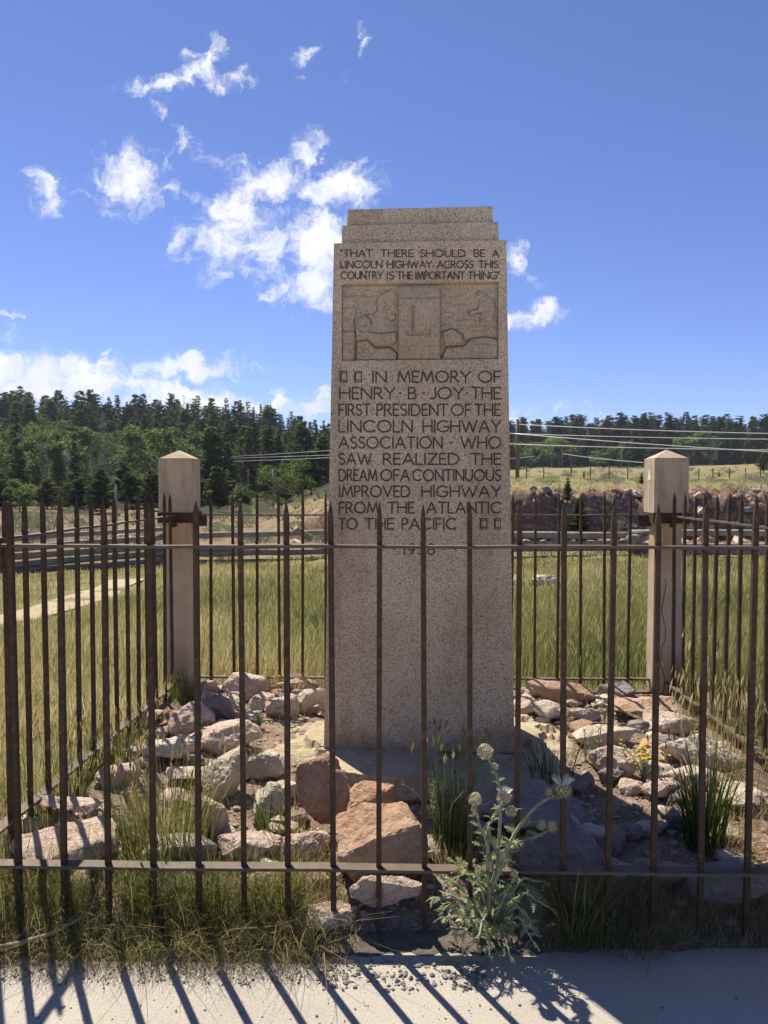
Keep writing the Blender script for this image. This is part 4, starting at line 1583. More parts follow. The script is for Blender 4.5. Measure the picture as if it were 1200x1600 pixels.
meadow(22000, 2.46, 4.2, .22, .0042, .10, 1.7)
meadow(60000, 4.0, 6.5, .30, .0045, .12, 1.1)
meadow(56000, 6.5, 10.5, .27, .0062, .10)
meadow(52000, 10.5, 17.0, .17, .010, .07)
meadow(22000, 17.0, 23.0, .12, .018, .03)
gm = fld.build('grass', M['meadow_grass'])
tag(gm, 'tall green and straw coloured meadow grass beyond the fence', 'grass', kind='stuff')

# dry short grass of the far field beyond the bank
fld = Field()
n = 26000
x, y = scatter(n, -.12, .75, 25.5, 90)
P = np.stack([x, y, H(x, y) - .02], -1)
fld.add(P, RNG.uniform(.06, .2, n), RNG.uniform(.02, .05, n), RNG.uniform(0, 6.28, n), RNG.uniform(.1, .6, n), np.clip(.68 + .42 * (pnoise(x, y, .12, 3) - .5) + RNG.normal(0, .1, n), 0, 1))
ff = fld.build('field_grass', M['meadow_grass'])
tag(ff, 'short dry grass on the far field above the road bank', 'grass', kind='stuff')

# tangled grass along the foot of the near fence
fld = Field()


def verge(n, px0, px1, py0, py1, h, tint, jit=.16, lean=.7, wid=.0034):
    px = RNG.uniform(px0, px1, n)
    py = RNG.uniform(py0, py1, n)
    pts = np.array([on_z(a, b, .05) for a, b in zip(px, py)])
    P = np.stack([pts[:, 0], pts[:, 1], H(pts[:, 0], pts[:, 1]) - .005], -1)
    dirs = np.where(RNG.random(n) < .6, RNG.normal(-1.57, 1.0, n), RNG.uniform(0, 6.28, n))
    return fld.add(P, h * RNG.uniform(.4, 1.2, n), wid * RNG.uniform(.6, 1.3, n), dirs, RNG.uniform(.15, 1.0, n) * lean, np.clip(tint + RNG.normal(0, jit, n), 0, 1), curve=2.0, segs=4)


verge(2000, -90, 140, 1395, 1480, .17, .60, jit=.26, lean=1.25, wid=.0021)
verge(2000, 120, 330, 1395, 1480, .17, .56, jit=.26, lean=1.25, wid=.0021)
verge(2000, 320, 500, 1395, 1480, .16, .58, jit=.26, lean=1.25, wid=.0021)
verge(420, -60, 120, 1390, 1440, .22, .45)
verge(520, 190, 340, 1390, 1440, .22, .42)
verge(420, 340, 470, 1390, 1440, .20, .48)
verge(520, 480, 560, 1400, 1470, .10, .78, lean=1.0, wid=.0026)
verge(2200, -90, 540, 1450, 1500, .10, .76, jit=.2, lean=1.3, wid=.0019)
verge(700, -60, 240, 1290, 1390, .18, .55)
verge(1600, 850, 1020, 1400, 1466, .15, .62, lean=1.2, wid=.0021)
verge(1600, 1000, 1260, 1405, 1466, .13, .78, lean=1.2, wid=.0021)
verge(500, 1060, 1260, 1235, 1340, .18, .78, lean=.9)
verge(380, 440, 520, 1360, 1400, .12, .7, lean=.9)
verge(1600, 200, 520, 1130, 1390, .07, .85, lean=1.0, wid=.0026)
verge(1800, 830, 1230, 1110, 1390, .07, .84, lean=1.0, wid=.0026)
verge(260, -80, 520, 1450, 1488, .30, .72, jit=.2, lean=1.5, wid=.0022)
vg = fld.build('verge_grass', M['tuft_grass'])
tag(vg, 'tangled dry and green grass along the foot of the near fence', 'grass', kind='stuff')


def tuft(label, px, py, n, h, spread, tint, lean=.35, wid=.0045, heads=0, jit=.12, Y=None, name='grass_tuft', head_tint=.75, hl=(.035, .06), hw=(.007, .011), upright=False):
    p = at(px, py, Y) if Y else None
    if p is None:
        y = 3.0
        for _ in range(12):
            d = ray(px, py)
            t = y / d.y
            z = hz(d.x * t, y)
            y = y + .6 * ((CAM_H - z) / max(-d.z, 1e-3) * d.y - y)
        p = at(px, py, y)
    f = Field()
    global fld
    r = np.sqrt(RNG.random(n)) * spread
    a = RNG.uniform(0, 6.28, n)
    P = np.stack([r * np.cos(a), r * np.sin(a) * .8, np.full(n, -.012)], -1)
    P[:, 2] += H(p.x + P[:, 0], p.y + P[:, 1]) - hz(p.x, p.y)
    hgt = h * RNG.uniform(.5, 1.1, n)
    ld = a + RNG.normal(0, .6, n)
    tips = f.add(P, hgt, wid * RNG.uniform(.6, 1.3, n), ld, lean * RNG.uniform(.2, 1.2, n), np.clip(tint + RNG.normal(0, jit, n), 0, 1), curve=1.9, segs=5)
    t = thing(name, label, 'grass', (p.x, p.y, hz(p.x, p.y)))
    f.build('blade', M['tuft_grass'], t)['kind'] = 'stuff'
    if heads:
        f2 = Field()
        k = np.argsort(-hgt)[:heads]
        f2.heads(tips[k], RNG.uniform(hl[0], hl[1], heads), RNG.uniform(hw[0], hw[1], heads), np.clip(head_tint + RNG.normal(0, .08, heads), 0, 1), .25)
        f2.build('seed_head', M['tuft_grass'], t)['kind'] = 'stuff'
    return t


tuft('dense green grass clump growing among the rocks on the left', 262, 1330, 640, .38, .18, .52, .42, .0034, 60, jit=.2)
tuft('thin grass clump in front of the cream rounded boulder', 420, 1305, 60, .26, .07, .3, .5)
tuft('seed-headed upright grass clump between the orange boulder and the thistle', 705, 1335, 190, .44, .07, .42, .26, .004, 26, hl=(.03, .05), hw=(.010, .014), head_tint=.6)
tuft('dry fine grass under the seed-headed clump', 712, 1345, 260, .16, .10, .78, .7, .003)
tuft('bright green grass clump in the shadow right of the thistle', 902, 1420, 130, .33, .06, .42, .75, .0042, jit=.2, Y=2.46)
tuft('broad-leaved green grass in the shadow along the bottom rail right', 985, 1414, 130, .26, .13, .52, 1.15, .0038, jit=.22, Y=2.46)
tuft('tall dark upright grass tuft inside the fence at right', 1100, 1325, 150, .42, .075, .18, .45, .0085, 12)
tuft('pale dry grass clump beside the left edge of the monument', 455, 1085, 160, .20, .08, .82, .7, .004)
tuft('green grass at the foot of the right footing corner in shadow', 862, 1225, 70, .22, .10, .2, .4, .006)
tuft('dry brown matted clump at right behind the bottom rail', 1135, 1330, 350, .13, .12, .86, .9, .003)
tuft('pale seed-headed grass stems by the right side rail', 1120, 1190, 110, .42, .16, .72, .3, .0035, 70, hl=(.05, .09), hw=(.007, .010), head_tint=.92)
tuft('tall pale grass stems below the right corner post', 1088, 1120, 46, .46, .08, .66, .25, .0035, 30, hl=(.05, .08), head_tint=.95)
tuft('green grass tuft in front of the left corner post', 290, 1095, 120, .22, .10, .4, .4, .004)
tuft('thin green grass under the left side rail', 190, 1190, 260, .22, .16, .5, .4, .004, 20)
tuft('bent dry grass by the red-brown upright rock', 465, 1305, 40, .22, .06, .9, .9, .003)
tuft('green grass clump at the left edge behind the bottom rail', 60, 1245, 360, .30, .24, .52, .5, .0034, 40, jit=.2)

# ------------------------------------------------------------------ thistle in front of the fence
rt = random.Random(21)


def spiny_leaf(sp, base, dirv, L, W, droop, tint):
    """one deeply lobed leaf: a midrib strip with spiny lobes to both sides"""
    dirv = dirv.normalized()
    side = dirv.cross(Vector((0, 0, 1)))
    side = side.normalized() if side.length > .05 else Vector((1, 0, 0))
    nrm = side.cross(dirv).normalized()
    roll = rt.uniform(-.9, .9)
    side, nrm = side * math.cos(roll) + nrm * math.sin(roll), nrm * math.cos(roll) - side * math.sin(roll)
    n = 6
    mid = []
    for i in range(n + 1):
        t = i / n
        mid.append(base + dirv * L * t + nrm * L * (.22 * t - droop * t * t) + Vector((0, 0, -droop * .5 * L * t * t)))
    for i in range(n):
        t = (i + .5) / n
        ww = W * math.sin(math.pi * min(1, t * .85 + .12))
        d = (mid[i + 1] - mid[i])
        wr = W * .16
        sp.face([mid[i] - side * wr, mid[i] + side * wr, mid[i + 1] + side * wr * .8, mid[i + 1] - side * wr * .8], tint + rt.uniform(-.08, .2))
        for s in (-1, 1):
            tip = mid[i] + d * 1.25 + side * s * ww * rt.uniform(.8, 1.2) + nrm * ww * rt.uniform(-.2, .5)
            sp.face([mid[i] + side * s * wr * .7, mid[i] + d * .75 + side * s * wr * .7, tip], tint + rt.uniform(-.15, .2))


TB = on_z(765, 1462, .03)
th = thing('thistle', 'spiny grey-green thistle with white flower heads in front of the near fence', 'thistle', TB)


def tl(px, py, dy=0.0):
    return at(px, py, TB.y + dy) - TB


def stem(name, pts, r0, r1, leaves, L, W):
    pts = [Vector(p) for p in pts]
    # smooth the given joints
    fine = []
    for i in range(len(pts) - 1):
        p0, p1, p2, p3 = pts[max(i - 1, 0)], pts[i], pts[i + 1], pts[min(i + 2, len(pts) - 1)]
        for k in range(5):
            t = k / 5
            fine.append(.5 * ((2 * p1) + (p2 - p0) * t + (2 * p0 - 5 * p1 + 4 * p2 - p3) * t * t + (3 * p1 - p0 - 3 * p2 + p3) * t ** 3))
    fine.append(pts[-1])
    bm = bmesh.new()
    n = len(fine)
    tube(bm, fine, [r0 + (r1 - r0) * i / (n - 1) for i in range(n)], 6)
    s_ = bm_obj('stem', bm, M['thistle_stem'], th, smooth=True)
    sp = Soup()
    for k in range(leaves):
        t = (k + rt.random()) / leaves * .93
        i = min(int(t * (n - 1)), n - 2)
        b = fine[i].lerp(fine[i + 1], t * (n - 1) - i)
        ax = (fine[i + 1] - fine[i]).normalized()
        a = k * 2.4 + rt.uniform(-.5, .5)
        out_ = Vector((math.cos(a), math.sin(a), 0)) * 1.0 + ax * rt.uniform(.3, .9)
        sc = (1.1 - .65 * t)
        spiny_leaf(sp, b, out_, L * sc * rt.uniform(.7, 1.2), W * sc, rt.uniform(.0, .5), .55)
    sp.build('leaf', M['thistle_leaf'], s_)
    return s_


hub = tl(770, 1352)
stem('stem', [tl(768, 1462, .02), tl(764, 1400), tl(778, 1345), tl(762, 1300)], .008, .006, 16, .10, .03)
stem('stem', [tl(764, 1400), tl(762, 1310, -.01), tl(772, 1275), tl(788, 1250)], .0065, .0045, 15, .05, .018)
stem('stem', [tl(790, 1330, .01), tl(812, 1290, .02), tl(840, 1258, .02), tl(876, 1236, .03)], .006, .004, 16, .06, .02)
stem('stem', [tl(780, 1345, .01), tl(810, 1318, .02), tl(840, 1306, .03), tl(860, 1295, .03)], .005, .0035, 13, .055, .018)
stem('stem', [tl(778, 1350), tl(782, 1250, .02), tl(775, 1210, .03), tl(760, 1180, .03)], .006, .0035, 14, .045, .016)
stem('stem', [tl(770, 1360), tl(760, 1315, -.02), tl(748, 1285, -.02), tl(743, 1254, -.02)], .005, .0035, 15, .055, .018)
stem('stem', [tl(772, 1380, -.03), tl(782, 1360, -.04), tl(787, 1345, -.05)], .005, .004, 6, .05, .018)
stem('stem', [tl(780, 1400, -.02), tl(796, 1385, -.04), tl(803, 1370, -.05)], .004, .003, 5, .05, .018)
stem('stem', [tl(790, 1262, .0), tl(797, 1268, .0), tl(799, 1270, 0)], .003, .003, 3, .03, .012)
# arching lower shoots
for (x1, y1, dy, mx_, my_) in ((694, 1372, -.03, 720, 1400), (672, 1405, -.05, 712, 1415), (690, 1440, -.12, 725, 1430), (720, 1475, -.16, 740, 1445), (705, 1462, -.10, 735, 1440),
                          (765, 1495, -.16, 765, 1465), (800, 1505, -.18, 785, 1465), (838, 1480, -.13, 808, 1445), (862, 1420, -.04, 815, 1410), (846, 1400, .05, 805, 1395),
                          (835, 1455, -.06, 805, 1430), (700, 1340, .05, 735, 1385), (745, 1482, -.2, 755, 1450),
                          (683, 1425, .03, 720, 1420), (850, 1378, .02, 812, 1390), (725, 1345, .06, 745, 1390), (740, 1365, -.06, 752, 1400), (812, 1420, -.12, 790, 1410)):
    stem('stem', [tl(766, 1455, 0), tl(mx_, my_ - 12, dy * .5), tl((x1 + mx_) / 2, (y1 + my_) / 2 - 8, dy * .8), tl(x1, y1, dy)], .005, .002, 11, .066, .018)


def flower_head(px, py, dy, rpx, opened):
    c_ = tl(px, py, dy)
    r = rpx * TB.y / F
    sp = Soup()
    # overlapping spiny bracts round an egg-shaped bulb
    rings = 9
    for i in range(rings):
        v = i / (rings - 1)
        lat = -1.35 + 2.6 * v
        rr, zz = r * math.cos(lat) * (1.0 if lat < 0 else .95), r * 1.12 * math.sin(lat)
        m_ = 13
        for k in range(m_):
            a = 2 * math.pi * (k + .5 * (i % 2)) / m_
            o_ = Vector((math.cos(a), math.sin(a), 0))
            tn = Vector((-math.sin(a), math.cos(a), 0))
            up = Vector((0, 0, 1)) * math.cos(lat) - o_ * math.sin(lat)
            b = c_ + o_ * rr + Vector((0, 0, zz))
            w_ = max(rr, r * .22) * .52
            ex = o_ * r * .20 + up * r * .48
            sp.face([b - tn * w_, b + tn * w_, b + tn * w_ * .5 + ex * .7, b + ex * (1.25 + .3 * rt.random()), b - tn * w_ * .5 + ex * .7], .35 + .5 * rt.random())
    h_ = sp.build('flower_head', M['thistle_bulb'], th)
    sp = Soup()
    nb = int(150 if opened > .5 else 46)
    for k in range(nb):
        a = rt.uniform(0, 6.28)
        q_ = math.sqrt(rt.random())
        lean_ = q_ * (1.15 if opened > .5 else .5)
        d = Vector((math.cos(a) * lean_, math.sin(a) * lean_, 1)).normalized()
        b = c_ + Vector((math.cos(a) * q_ * r * .6, math.sin(a) * q_ * r * .6, r * .70))
        L = r * (.35 + 1.05 * opened) * rt.uniform(.75, 1.1)
        tn = d.cross(Vector((rt.uniform(-1, 1), rt.uniform(-1, 1), .2))).normalized() * r * .045
        sp.face([b - tn, b + tn, b + d * L + tn * .5, b + d * L - tn * .5], rt.random())
    sp.build('florets', M['thistle_floret'], h_)


for (px, py, dy, rp_, op_) in ((758, 1175, .03, 11, .15), (879, 1234, .03, 13, 1.0), (788, 1246, 0, 10, .75), (743, 1249, -.02, 9, .2), (799, 1268, 0, 7.5, .1), (742, 1264, -.02, 5, .0),
                               (846, 1289, .03, 8, .05), (862, 1292, .03, 9, .12), (787, 1340, -.05, 8.5, .25), (803, 1366, -.05, 5.5, .1), (858, 1238, .03, 6.5, .05), (773, 1198, .03, 5, .0)):
    flower_head(px, py, dy, rp_ * .92, op_)


# ------------------------------------------------------------------ small weeds
def weed(name, label, px, py, hpx, nst, leafL, mat, spread=.5, flowers=0, leaves=14, cat='weed', leafw=.3, Y=None):
    if Y is None:
        y = 3.0
        for _ in range(12):
            d = ray(px, py)
            t = y / d.y
            z = hz(d.x * t, y)
            y = y + .6 * ((CAM_H - z) / max(-d.z, 1e-3) * d.y - y)
    else:
        y = Y
    p = at(px, py, y)
    t_ = thing(name, label, cat, p)
    rw = random.Random(int(px + py))
    hh_ = hpx * y / F
    sp, fl = Soup(), Soup()
    bm = bmesh.new()
    for k in range(nst):
        a = rw.uniform(0, 6.28)
        le = rw.uniform(.05, spread)
        H_ = hh_ * rw.uniform(.65, 1.05)
        pts = [Vector((math.cos(a) * le * H_ * q * q, math.sin(a) * le * H_ * q * q, H_ * q)) for q in (0, .25, .5, .75, 1.0)]
        tube(bm, pts, [.0024, .0022, .0018, .0014, .001], 4)
        for j in range(leaves):
            q = rw.uniform(.08, 1.0)
            i = min(int(q * 4), 3)
            b = pts[i].lerp(pts[i + 1], q * 4 - i)
            aa = rw.uniform(0, 6.28)
            d = Vector((math.cos(aa), math.sin(aa), rw.uniform(.1, 1.0))).normalized()
            L = leafL * rw.uniform(.6, 1.2) * (1.1 - .5 * q)
            s_ = d.cross(Vector((rw.uniform(-.3, .3), rw.uniform(-.3, .3), 1))).normalized() * L * leafw * .5
            sp.face([b, b + d * L * .5 + s_, b + d * L, b + d * L * .5 - s_], rw.random())
        if flowers:
            for j in range(flowers):
                c_ = pts[-1] + Vector((rw.uniform(-.02, .02), rw.uniform(-.02, .02), rw.uniform(-.02, .02)))
                for m_ in range(5):
                    aa = m_ * 1.257 + rw.random()
                    d = Vector((math.cos(aa), math.sin(aa), .5)).normalized() * .0095
                    s_ = Vector((-math.sin(aa), math.cos(aa), 0)) * .005
                    fl.face([c_, c_ + d * .6 + s_, c_ + d, c_ + d * .6 - s_], rw.random())
    bm_obj('stem', bm, M['thistle_stem'], t_)
    sp.build('leaf', mat, t_)
    if flowers:
        fl.build('flower', M['petal'], t_)
    return t_


weed('leafy_weed', 'dark leafy weed with small oval leaves in the shade under the footing', 690, 1330, 140, 7, .032, M['weed_leaf'], .75, leaves=26)
weed('leafy_weed', 'pale leafy sprig leaning left before the shaded orange rock', 655, 1325, 125, 2, .034, M['weed_leaf'], .95, leaves=24)
weed('flowering_weed', 'low yellow-flowered plant between the pink block and the tall dark tuft', 1005, 1225, 58, 26, .02, M['sage'], 1.0, flowers=2, leaves=18, cat='flower')
weed('flowering_weed', 'small weed with a yellow flower at the top behind the left rocks', 437, 1125, 78, 3, .03, M['weed_leaf'], .25, flowers=2, leaves=12, cat='flower')
weed('leafy_weed', 'bright green weed left of the footing, beside the white stone', 405, 1140, 46, 6, .04, M['weed_leaf'], .7, leaves=9)
weed('leafy_weed', 'upright green weed in front of the long cream block', 935, 1195, 92, 3, .045, M['weed_leaf'], .2, leaves=10)
weed('leafy_weed', 'green weed behind the long cream block', 945, 1135, 62, 5, .035, M['weed_leaf'], .5, leaves=12)
weed('leafy_weed', 'small yellow-green weed at the right edge of the footing', 915, 1190, 50, 5, .03, M['weed_leaf'], .6, leaves=10)
weed('sage_sprig', 'silvery sprig beside the seed-headed grass clump', 676, 1270, 60, 3, .014, M['sage'], .2, leaves=40, Y=2.75)
weed('sage_sprig', 'silvery sprigs in the crack left of the footing', 398, 1215, 75, 6, .013, M['sage'], .3, leaves=36)
weed('sage_sprig', 'silvery sprig right behind the footing by the tan boulder', 885, 1150, 48, 6, .014, M['sage'], .5, leaves=30)
weed('sage_sprig', 'silvery weed along the left side rail', 140, 1200, 60, 10, .018, M['sage'], .6, leaves=30)
weed('leafy_weed', 'sparse seeded weed before the right side rail', 1065, 1190, 90, 8, .02, M['weed_leaf'], .6, leaves=12)

# dry twig lying at the edge of the concrete
bm = bmesh.new()
tw = [on_z(-12, 1482, .03), on_z(30, 1474, .05), on_z(70, 1462, .06), on_z(105, 1446, .07), on_z(137, 1428, .09)]
tube(bm, tw, [.008, .0085, .007, .006, .004], 7, wob=.2)
tg = bm_obj('twig', bm, M['twig'], smooth=True)
tag(tg, 'pale dry twig lying across the grass at the sidewalk edge, lower left', 'twig')

# gravel strewn over the edge of the concrete and in the gaps
sv, sf = [], []
ico = bmesh.new()
bmesh.ops.create_icosphere(ico, subdivisions=1, radius=1)
iv = np.array([v.co[:] for v in ico.verts])
ifc = np.array([[v.index for v in f.verts] for f in ico.faces])
ico.free()


def pebbles(n, px0, px1, py0, py1, r0, r1, bias=1.0):
    for _ in range(n):
        px = RNG.uniform(px0, px1)
        py = py0 + (py1 - py0) * RNG.random() ** bias
        p = on_z(px, py, .0)
        z = max(hz(p.x, p.y), 0.0 if p.y < 2.36 else -.1)
        r = r0 + (r1 - r0) * RNG.random() ** 3
        A = iv * (1 + .35 * RNG.standard_normal(iv.shape) * .5) * np.array([r, r * RNG.uniform(.6, 1), r * RNG.uniform(.4, .75)])
        a = RNG.uniform(0, 6.28)
        A = np.stack([A[:, 0] * np.cos(a) - A[:, 1] * np.sin(a), A[:, 0] * np.sin(a) + A[:, 1] * np.cos(a), A[:, 2]], -1)
        sf.extend((ifc + len(sv)).tolist())
        sv.extend((A + np.array([p.x, p.y, z + r * .25])).tolist())


pebbles(3000, -80, 560, 1478, 1540, .0012, .007, 2.6)
pebbles(1500, 480, 760, 1458, 1548, .0015, .011, 2.4)
pebbles(260, -80, 800, 1500, 1640, .0012, .006, 1.4)
pebbles(900, 740, 1280, 1455, 1495, .002, .009, 1.5)
pebbles(160, -80, 1280, 1490, 1680, .001, .006, 1.6)
pebbles(420, 430, 700, 1390, 1460, .003, .014)
pebbles(520, 510, 740, 1440, 1496, .002, .013, .8)
me = bpy.data.meshes.new('pebbles')
me.from_pydata(sv, [], sf)
pb = mesh_obj('pebbles', me, M['gravel'], smooth=False)
tag(pb, 'dark gravel strewn along the edge of the concrete', 'gravel', kind='stuff')
sv, sf = [], []
for _ in range(5200):
    s_, t_ = RNG.uniform(-1.5, 1.5), RNG.uniform(.0, 2.45)
    p = FRONT + E1 * s_ + E2 * t_
    r = .003 + .019 * RNG.random() ** 3
    A = iv * (1 + .2 * RNG.standard_normal(iv.shape)) * np.array([r, r * RNG.uniform(.6, 1), r * .6])
    sf.extend((ifc + len(sv)).tolist())
    sv.extend((A + np.array([p.x, p.y, hz(p.x, p.y) + r * .3])).tolist())
me = bpy.data.meshes.new('gravel')
me.from_pydata(sv, [], sf)
pb = mesh_obj('gravel', me, mat_simple('tan_gravel', (.26, .20, .15), (.50, .42, .34), 12, .9))
tag(pb, 'tan gravel between the rocks inside the fence', 'gravel', kind='stuff')


# ------------------------------------------------------------------ log fence beyond the meadow
def log(bm, a, b, r, n=9):
    a, b = Vector(a), Vector(b)
    pts = [a.lerp(b, i / 6) + Vector((0, 0, random.uniform(-.012, .012))) for i in range(7)]
    tube(bm, pts, [r * (1.08 - .2 * i / 6) * random.uniform(.94, 1.06) for i in range(7)], n, wob=.12)


def log_fence(label, ends):
    """ends: list of ((px, py), Y, (px, py), Y, radius) for every rail"""
    p0 = at(*ends[0][0], ends[0][1])
    t = thing('log_fence', label, 'fence', (p0.x, p0.y, hz(p0.x, p0.y)), 0, 'zigzag log fence beyond the meadow')
    for (a, ya, b, yb, r) in ends:
        bm = bmesh.new()
        log(bm, at(*a, ya) - t.location, at(*b, yb) - t.location, r * 1.2)
        bm_obj('log', bm, M['log'], t, smooth=True)
    return t


def extrap(x0, y0, x1, y1, x):
    return y0 + (y1 - y0) * (x - x0) / (x1 - x0)


segA = []
for (yl, yr, r) in ((893, 876, .055), (883, 864, .06), (870, 853, .055), (856, 839, .06), (841, 826, .05)):
    segA.append(((-130, extrap(26, yl, 261, yr, -130)), 14.0, (268, extrap(26, yl, 261, yr, 268)), 18.0, r))
log_fence('log rail fence running off to the left edge behind the meadow', segA)
segB = []
for (yl, yr, r) in ((880, 874, .055), (866, 861, .06), (857, 851, .055), (838, 830, .06)):
    segB.append(((236, yl + 1), 17.7, (545, yr), 20.0, r))
segB.append(((462, 826), 19.0, (486, 842), 19.3, .07))
log_fence('log rail fence seen between the left post and the monument', segB)
segC = []
for (yl, yr, r) in ((860, 857, .06), (848, 848, .05), (834, 837, .075)):
    segC.append(((500, yl), 20.2, (1004, yr), 19.0, r))
segC.append(((985, 843), 18.6, (1012, 838), 19.8, .10))
log_fence('log rail fence with a thick top log right of the monument', segC)
segD = []
for (yl, yr, r) in ((862, 864, .06), (852, 853, .05), (832, 833, .065)):
    segD.append(((985, yl), 19.2, (1340, yr), 18.0, r))
log_fence('log rail fence behind the right side pickets', segD)

# ------------------------------------------------------------------ poles, wires and far fence posts
def pole(name, label, px, Y, top_py, r, mat, cat='pole', arm=None):
    x = (px - 600) / F * Y
    b = hz(x, Y)
    p = at(px, top_py, Y)
    t = thing(name, label, cat, (p.x, Y, b))
    bm = bmesh.new()
    tube(bm, [(0, 0, -.2), (0, 0, (p.z - b) * .5), (0, 0, p.z - b)], [r * 1.15, r, r * .85], 8)
    bm_obj('shaft', bm, mat, t, smooth=True)
    if arm:
        bm = bmesh.new()
        box(bm, -arm, arm, -.06, .06, (p.z - b) * .93, (p.z - b) * .93 + .14)
        bm_obj('cross_arm', bm, mat, t)
    return t


pole('utility_pole', 'brown wooden utility pole in the field beside the monument', 809, 70, 655, .16, M['pole'], arm=None)
pole('utility_pole', 'thin distant wooden pole in front of the right hand forest', 893, 85, 694, .075, M['pole'])
pole('metal_post', 'thin grey metal post by the log fence left', 181, 21, 757, .035, M['galv'], 'post')
for (lab, a, ya, b, yb, r, sag) in (
        ('topmost power line crossing the right hand forest', (812, 663), 70, (1290, 679), 52, .034, .25),
        ('second power line crossing the right hand forest', (790, 677), 70, (1290, 687), 52, .03, .2),
        ('steepest power line, slanting down across the second one', (790, 676.5), 70, (1290, 711), 50, .034, .2),
        ('lowest power line, just above the right corner post', (790, 693.5), 70, (1290, 704), 52, .034, .2),
        ('short faint wire low behind the utility pole', (790, 717), 72, (835, 713), 85, .03, .05),
        ('faint wire passing the thin distant pole', (880, 709), 84, (1010, 723), 70, .025, .2),
        ('upper wire before the dark trees left of the monument', (296, 716), 84, (530, 703), 45, .016, .1),
        ('middle wire before the dark trees left of the monument', (296, 716.5), 84, (530, 710.5), 45, .016, .1),
        ('lower wire before the dark trees left of the monument', (300, 722), 82, (530, 714.5), 44, .016, .1)):
    p, q_ = at(*a, ya), at(*b, yb)
    bm = bmesh.new()
    pts = []
    for i in range(17):
        t = i / 16
        v = p.lerp(q_, t)
        v.z -= sag * 4 * t * (1 - t) * .5
        pts.append(v - p)
    tube(bm, pts, r, 6)
    o = bm_obj('power_line', bm, M['wire'], smooth=True)
    o.location = p
    tag(o, lab, 'wire')
# row of field fence posts
first = None
for i, px in enumerate((806, 822, 849, 922, 951, 980, 1091, 1113, 1139, 1164, 1187, 1215)):
    Y = 62 + 1.5 * math.sin(i)
    x = (px - 600) / F * Y
    if first is None:
        bm = bmesh.new()
        tube(bm, [(0, 0, -.2), (.02, 0, .5), (.01, 0, .95)], [.045, .042, .04], 7)
        o = first = bm_obj('fence_post', bm, M['bark'])
    else:
        o = first.copy()
        COL.objects.link(o)
    o.location = (x, Y, hz(x, Y))
    tag(o, 'small dark wooden post of the wire fence across the dry field', 'post', 'posts of the field fence')


# ------------------------------------------------------------------ trees
def needle_spray(sp, rnd, c, d, L, wd, tint):
    """a clump of needles: a few ragged slips fanning round a twig"""
    d = d.normalized()
    s = d.cross(Vector((rnd.uniform(-.4, .4), rnd.uniform(-.4, .4), 1)))
    s = s.normalized() if s.length > .05 else Vector((1, 0, 0))
    n = s.cross(d)
    for k in range(3):
        a = rnd.uniform(-.9, .9)
        e = (d * math.cos(a) + s * math.sin(a) + n * rnd.uniform(-.35, .35)).normalized()
        w = (s * math.cos(a) - d * math.sin(a)) * wd * rnd.uniform(.6, 1.1)
        l_ = L * rnd.uniform(.7, 1.15)
        sp.face([c - w * .35, c + e * l_ * .55 - w * .5, c + e * l_, c + e * l_ * .5 + w * .5], tint + rnd.uniform(-.18, .18))


def conifer(seed, kind):
    rnd = random.Random(seed)
    sp = Soup()
    bm = bmesh.new()
    tube(bm, [(0, 0, -.03), (0, 0, .5), (0, 0, .97)], [.016, .010, .002], 6)
    if kind == 'spruce':
        R0, z0, lev, power = rnd.uniform(.12, .17), .05, 30, .85
    elif kind == 'fir':
        R0, z0, lev, power = rnd.uniform(.085, .11), .04, 34, .9
    else:
        R0, z0, lev, power = rnd.uniform(.19, .25), rnd.uniform(.06, .13), 24, .55
    lop = rnd.uniform(0, 6.28)
    for i in range(lev):
        t = (i + rnd.uniform(-.3, .3)) / lev
        z = z0 + (1 - z0) * t
        prof = (1 - t) ** power if kind != 'pine' else min(1, 1.12 * (1 - t) ** .78) * (.7 + .3 * math.sin(min(1, t * 3.5) * 1.57)) * (.82 + .36 * rnd.random())
        nb = max(3, int((8 if kind != 'pine' else 8) * (.5 + prof)))
        for k in range(nb):
            a = rnd.uniform(0, 6.28)
            r = R0 * prof * rnd.uniform(.55, 1.18) * (1 + .18 * math.cos(a - lop)) + .006
            slope = rnd.uniform(-.38, -.02) if kind != 'pine' else rnd.uniform(-.12, .5)
            if kind == 'pine' and rnd.random() < .14:
                continue
            m_ = 3 + int(r / .032)
            for j in range(m_):
                q = (j + .8) / m_
                c_ = Vector((math.cos(a) * r * q, math.sin(a) * r * q, z + slope * r * q + (.10 * r * q * q if kind != 'pine' else .25 * r * q * q)))
                d = Vector((math.cos(a + rnd.uniform(-.5, .5)), math.sin(a + rnd.uniform(-.5, .5)), slope + rnd.uniform(-.1, .35)))
                needle_spray(sp, rnd, c_, d, .040 if kind != 'pine' else .056, .028 if kind != 'pine' else .042, .30 + .3 * q + .15 * t)
    return bm, sp


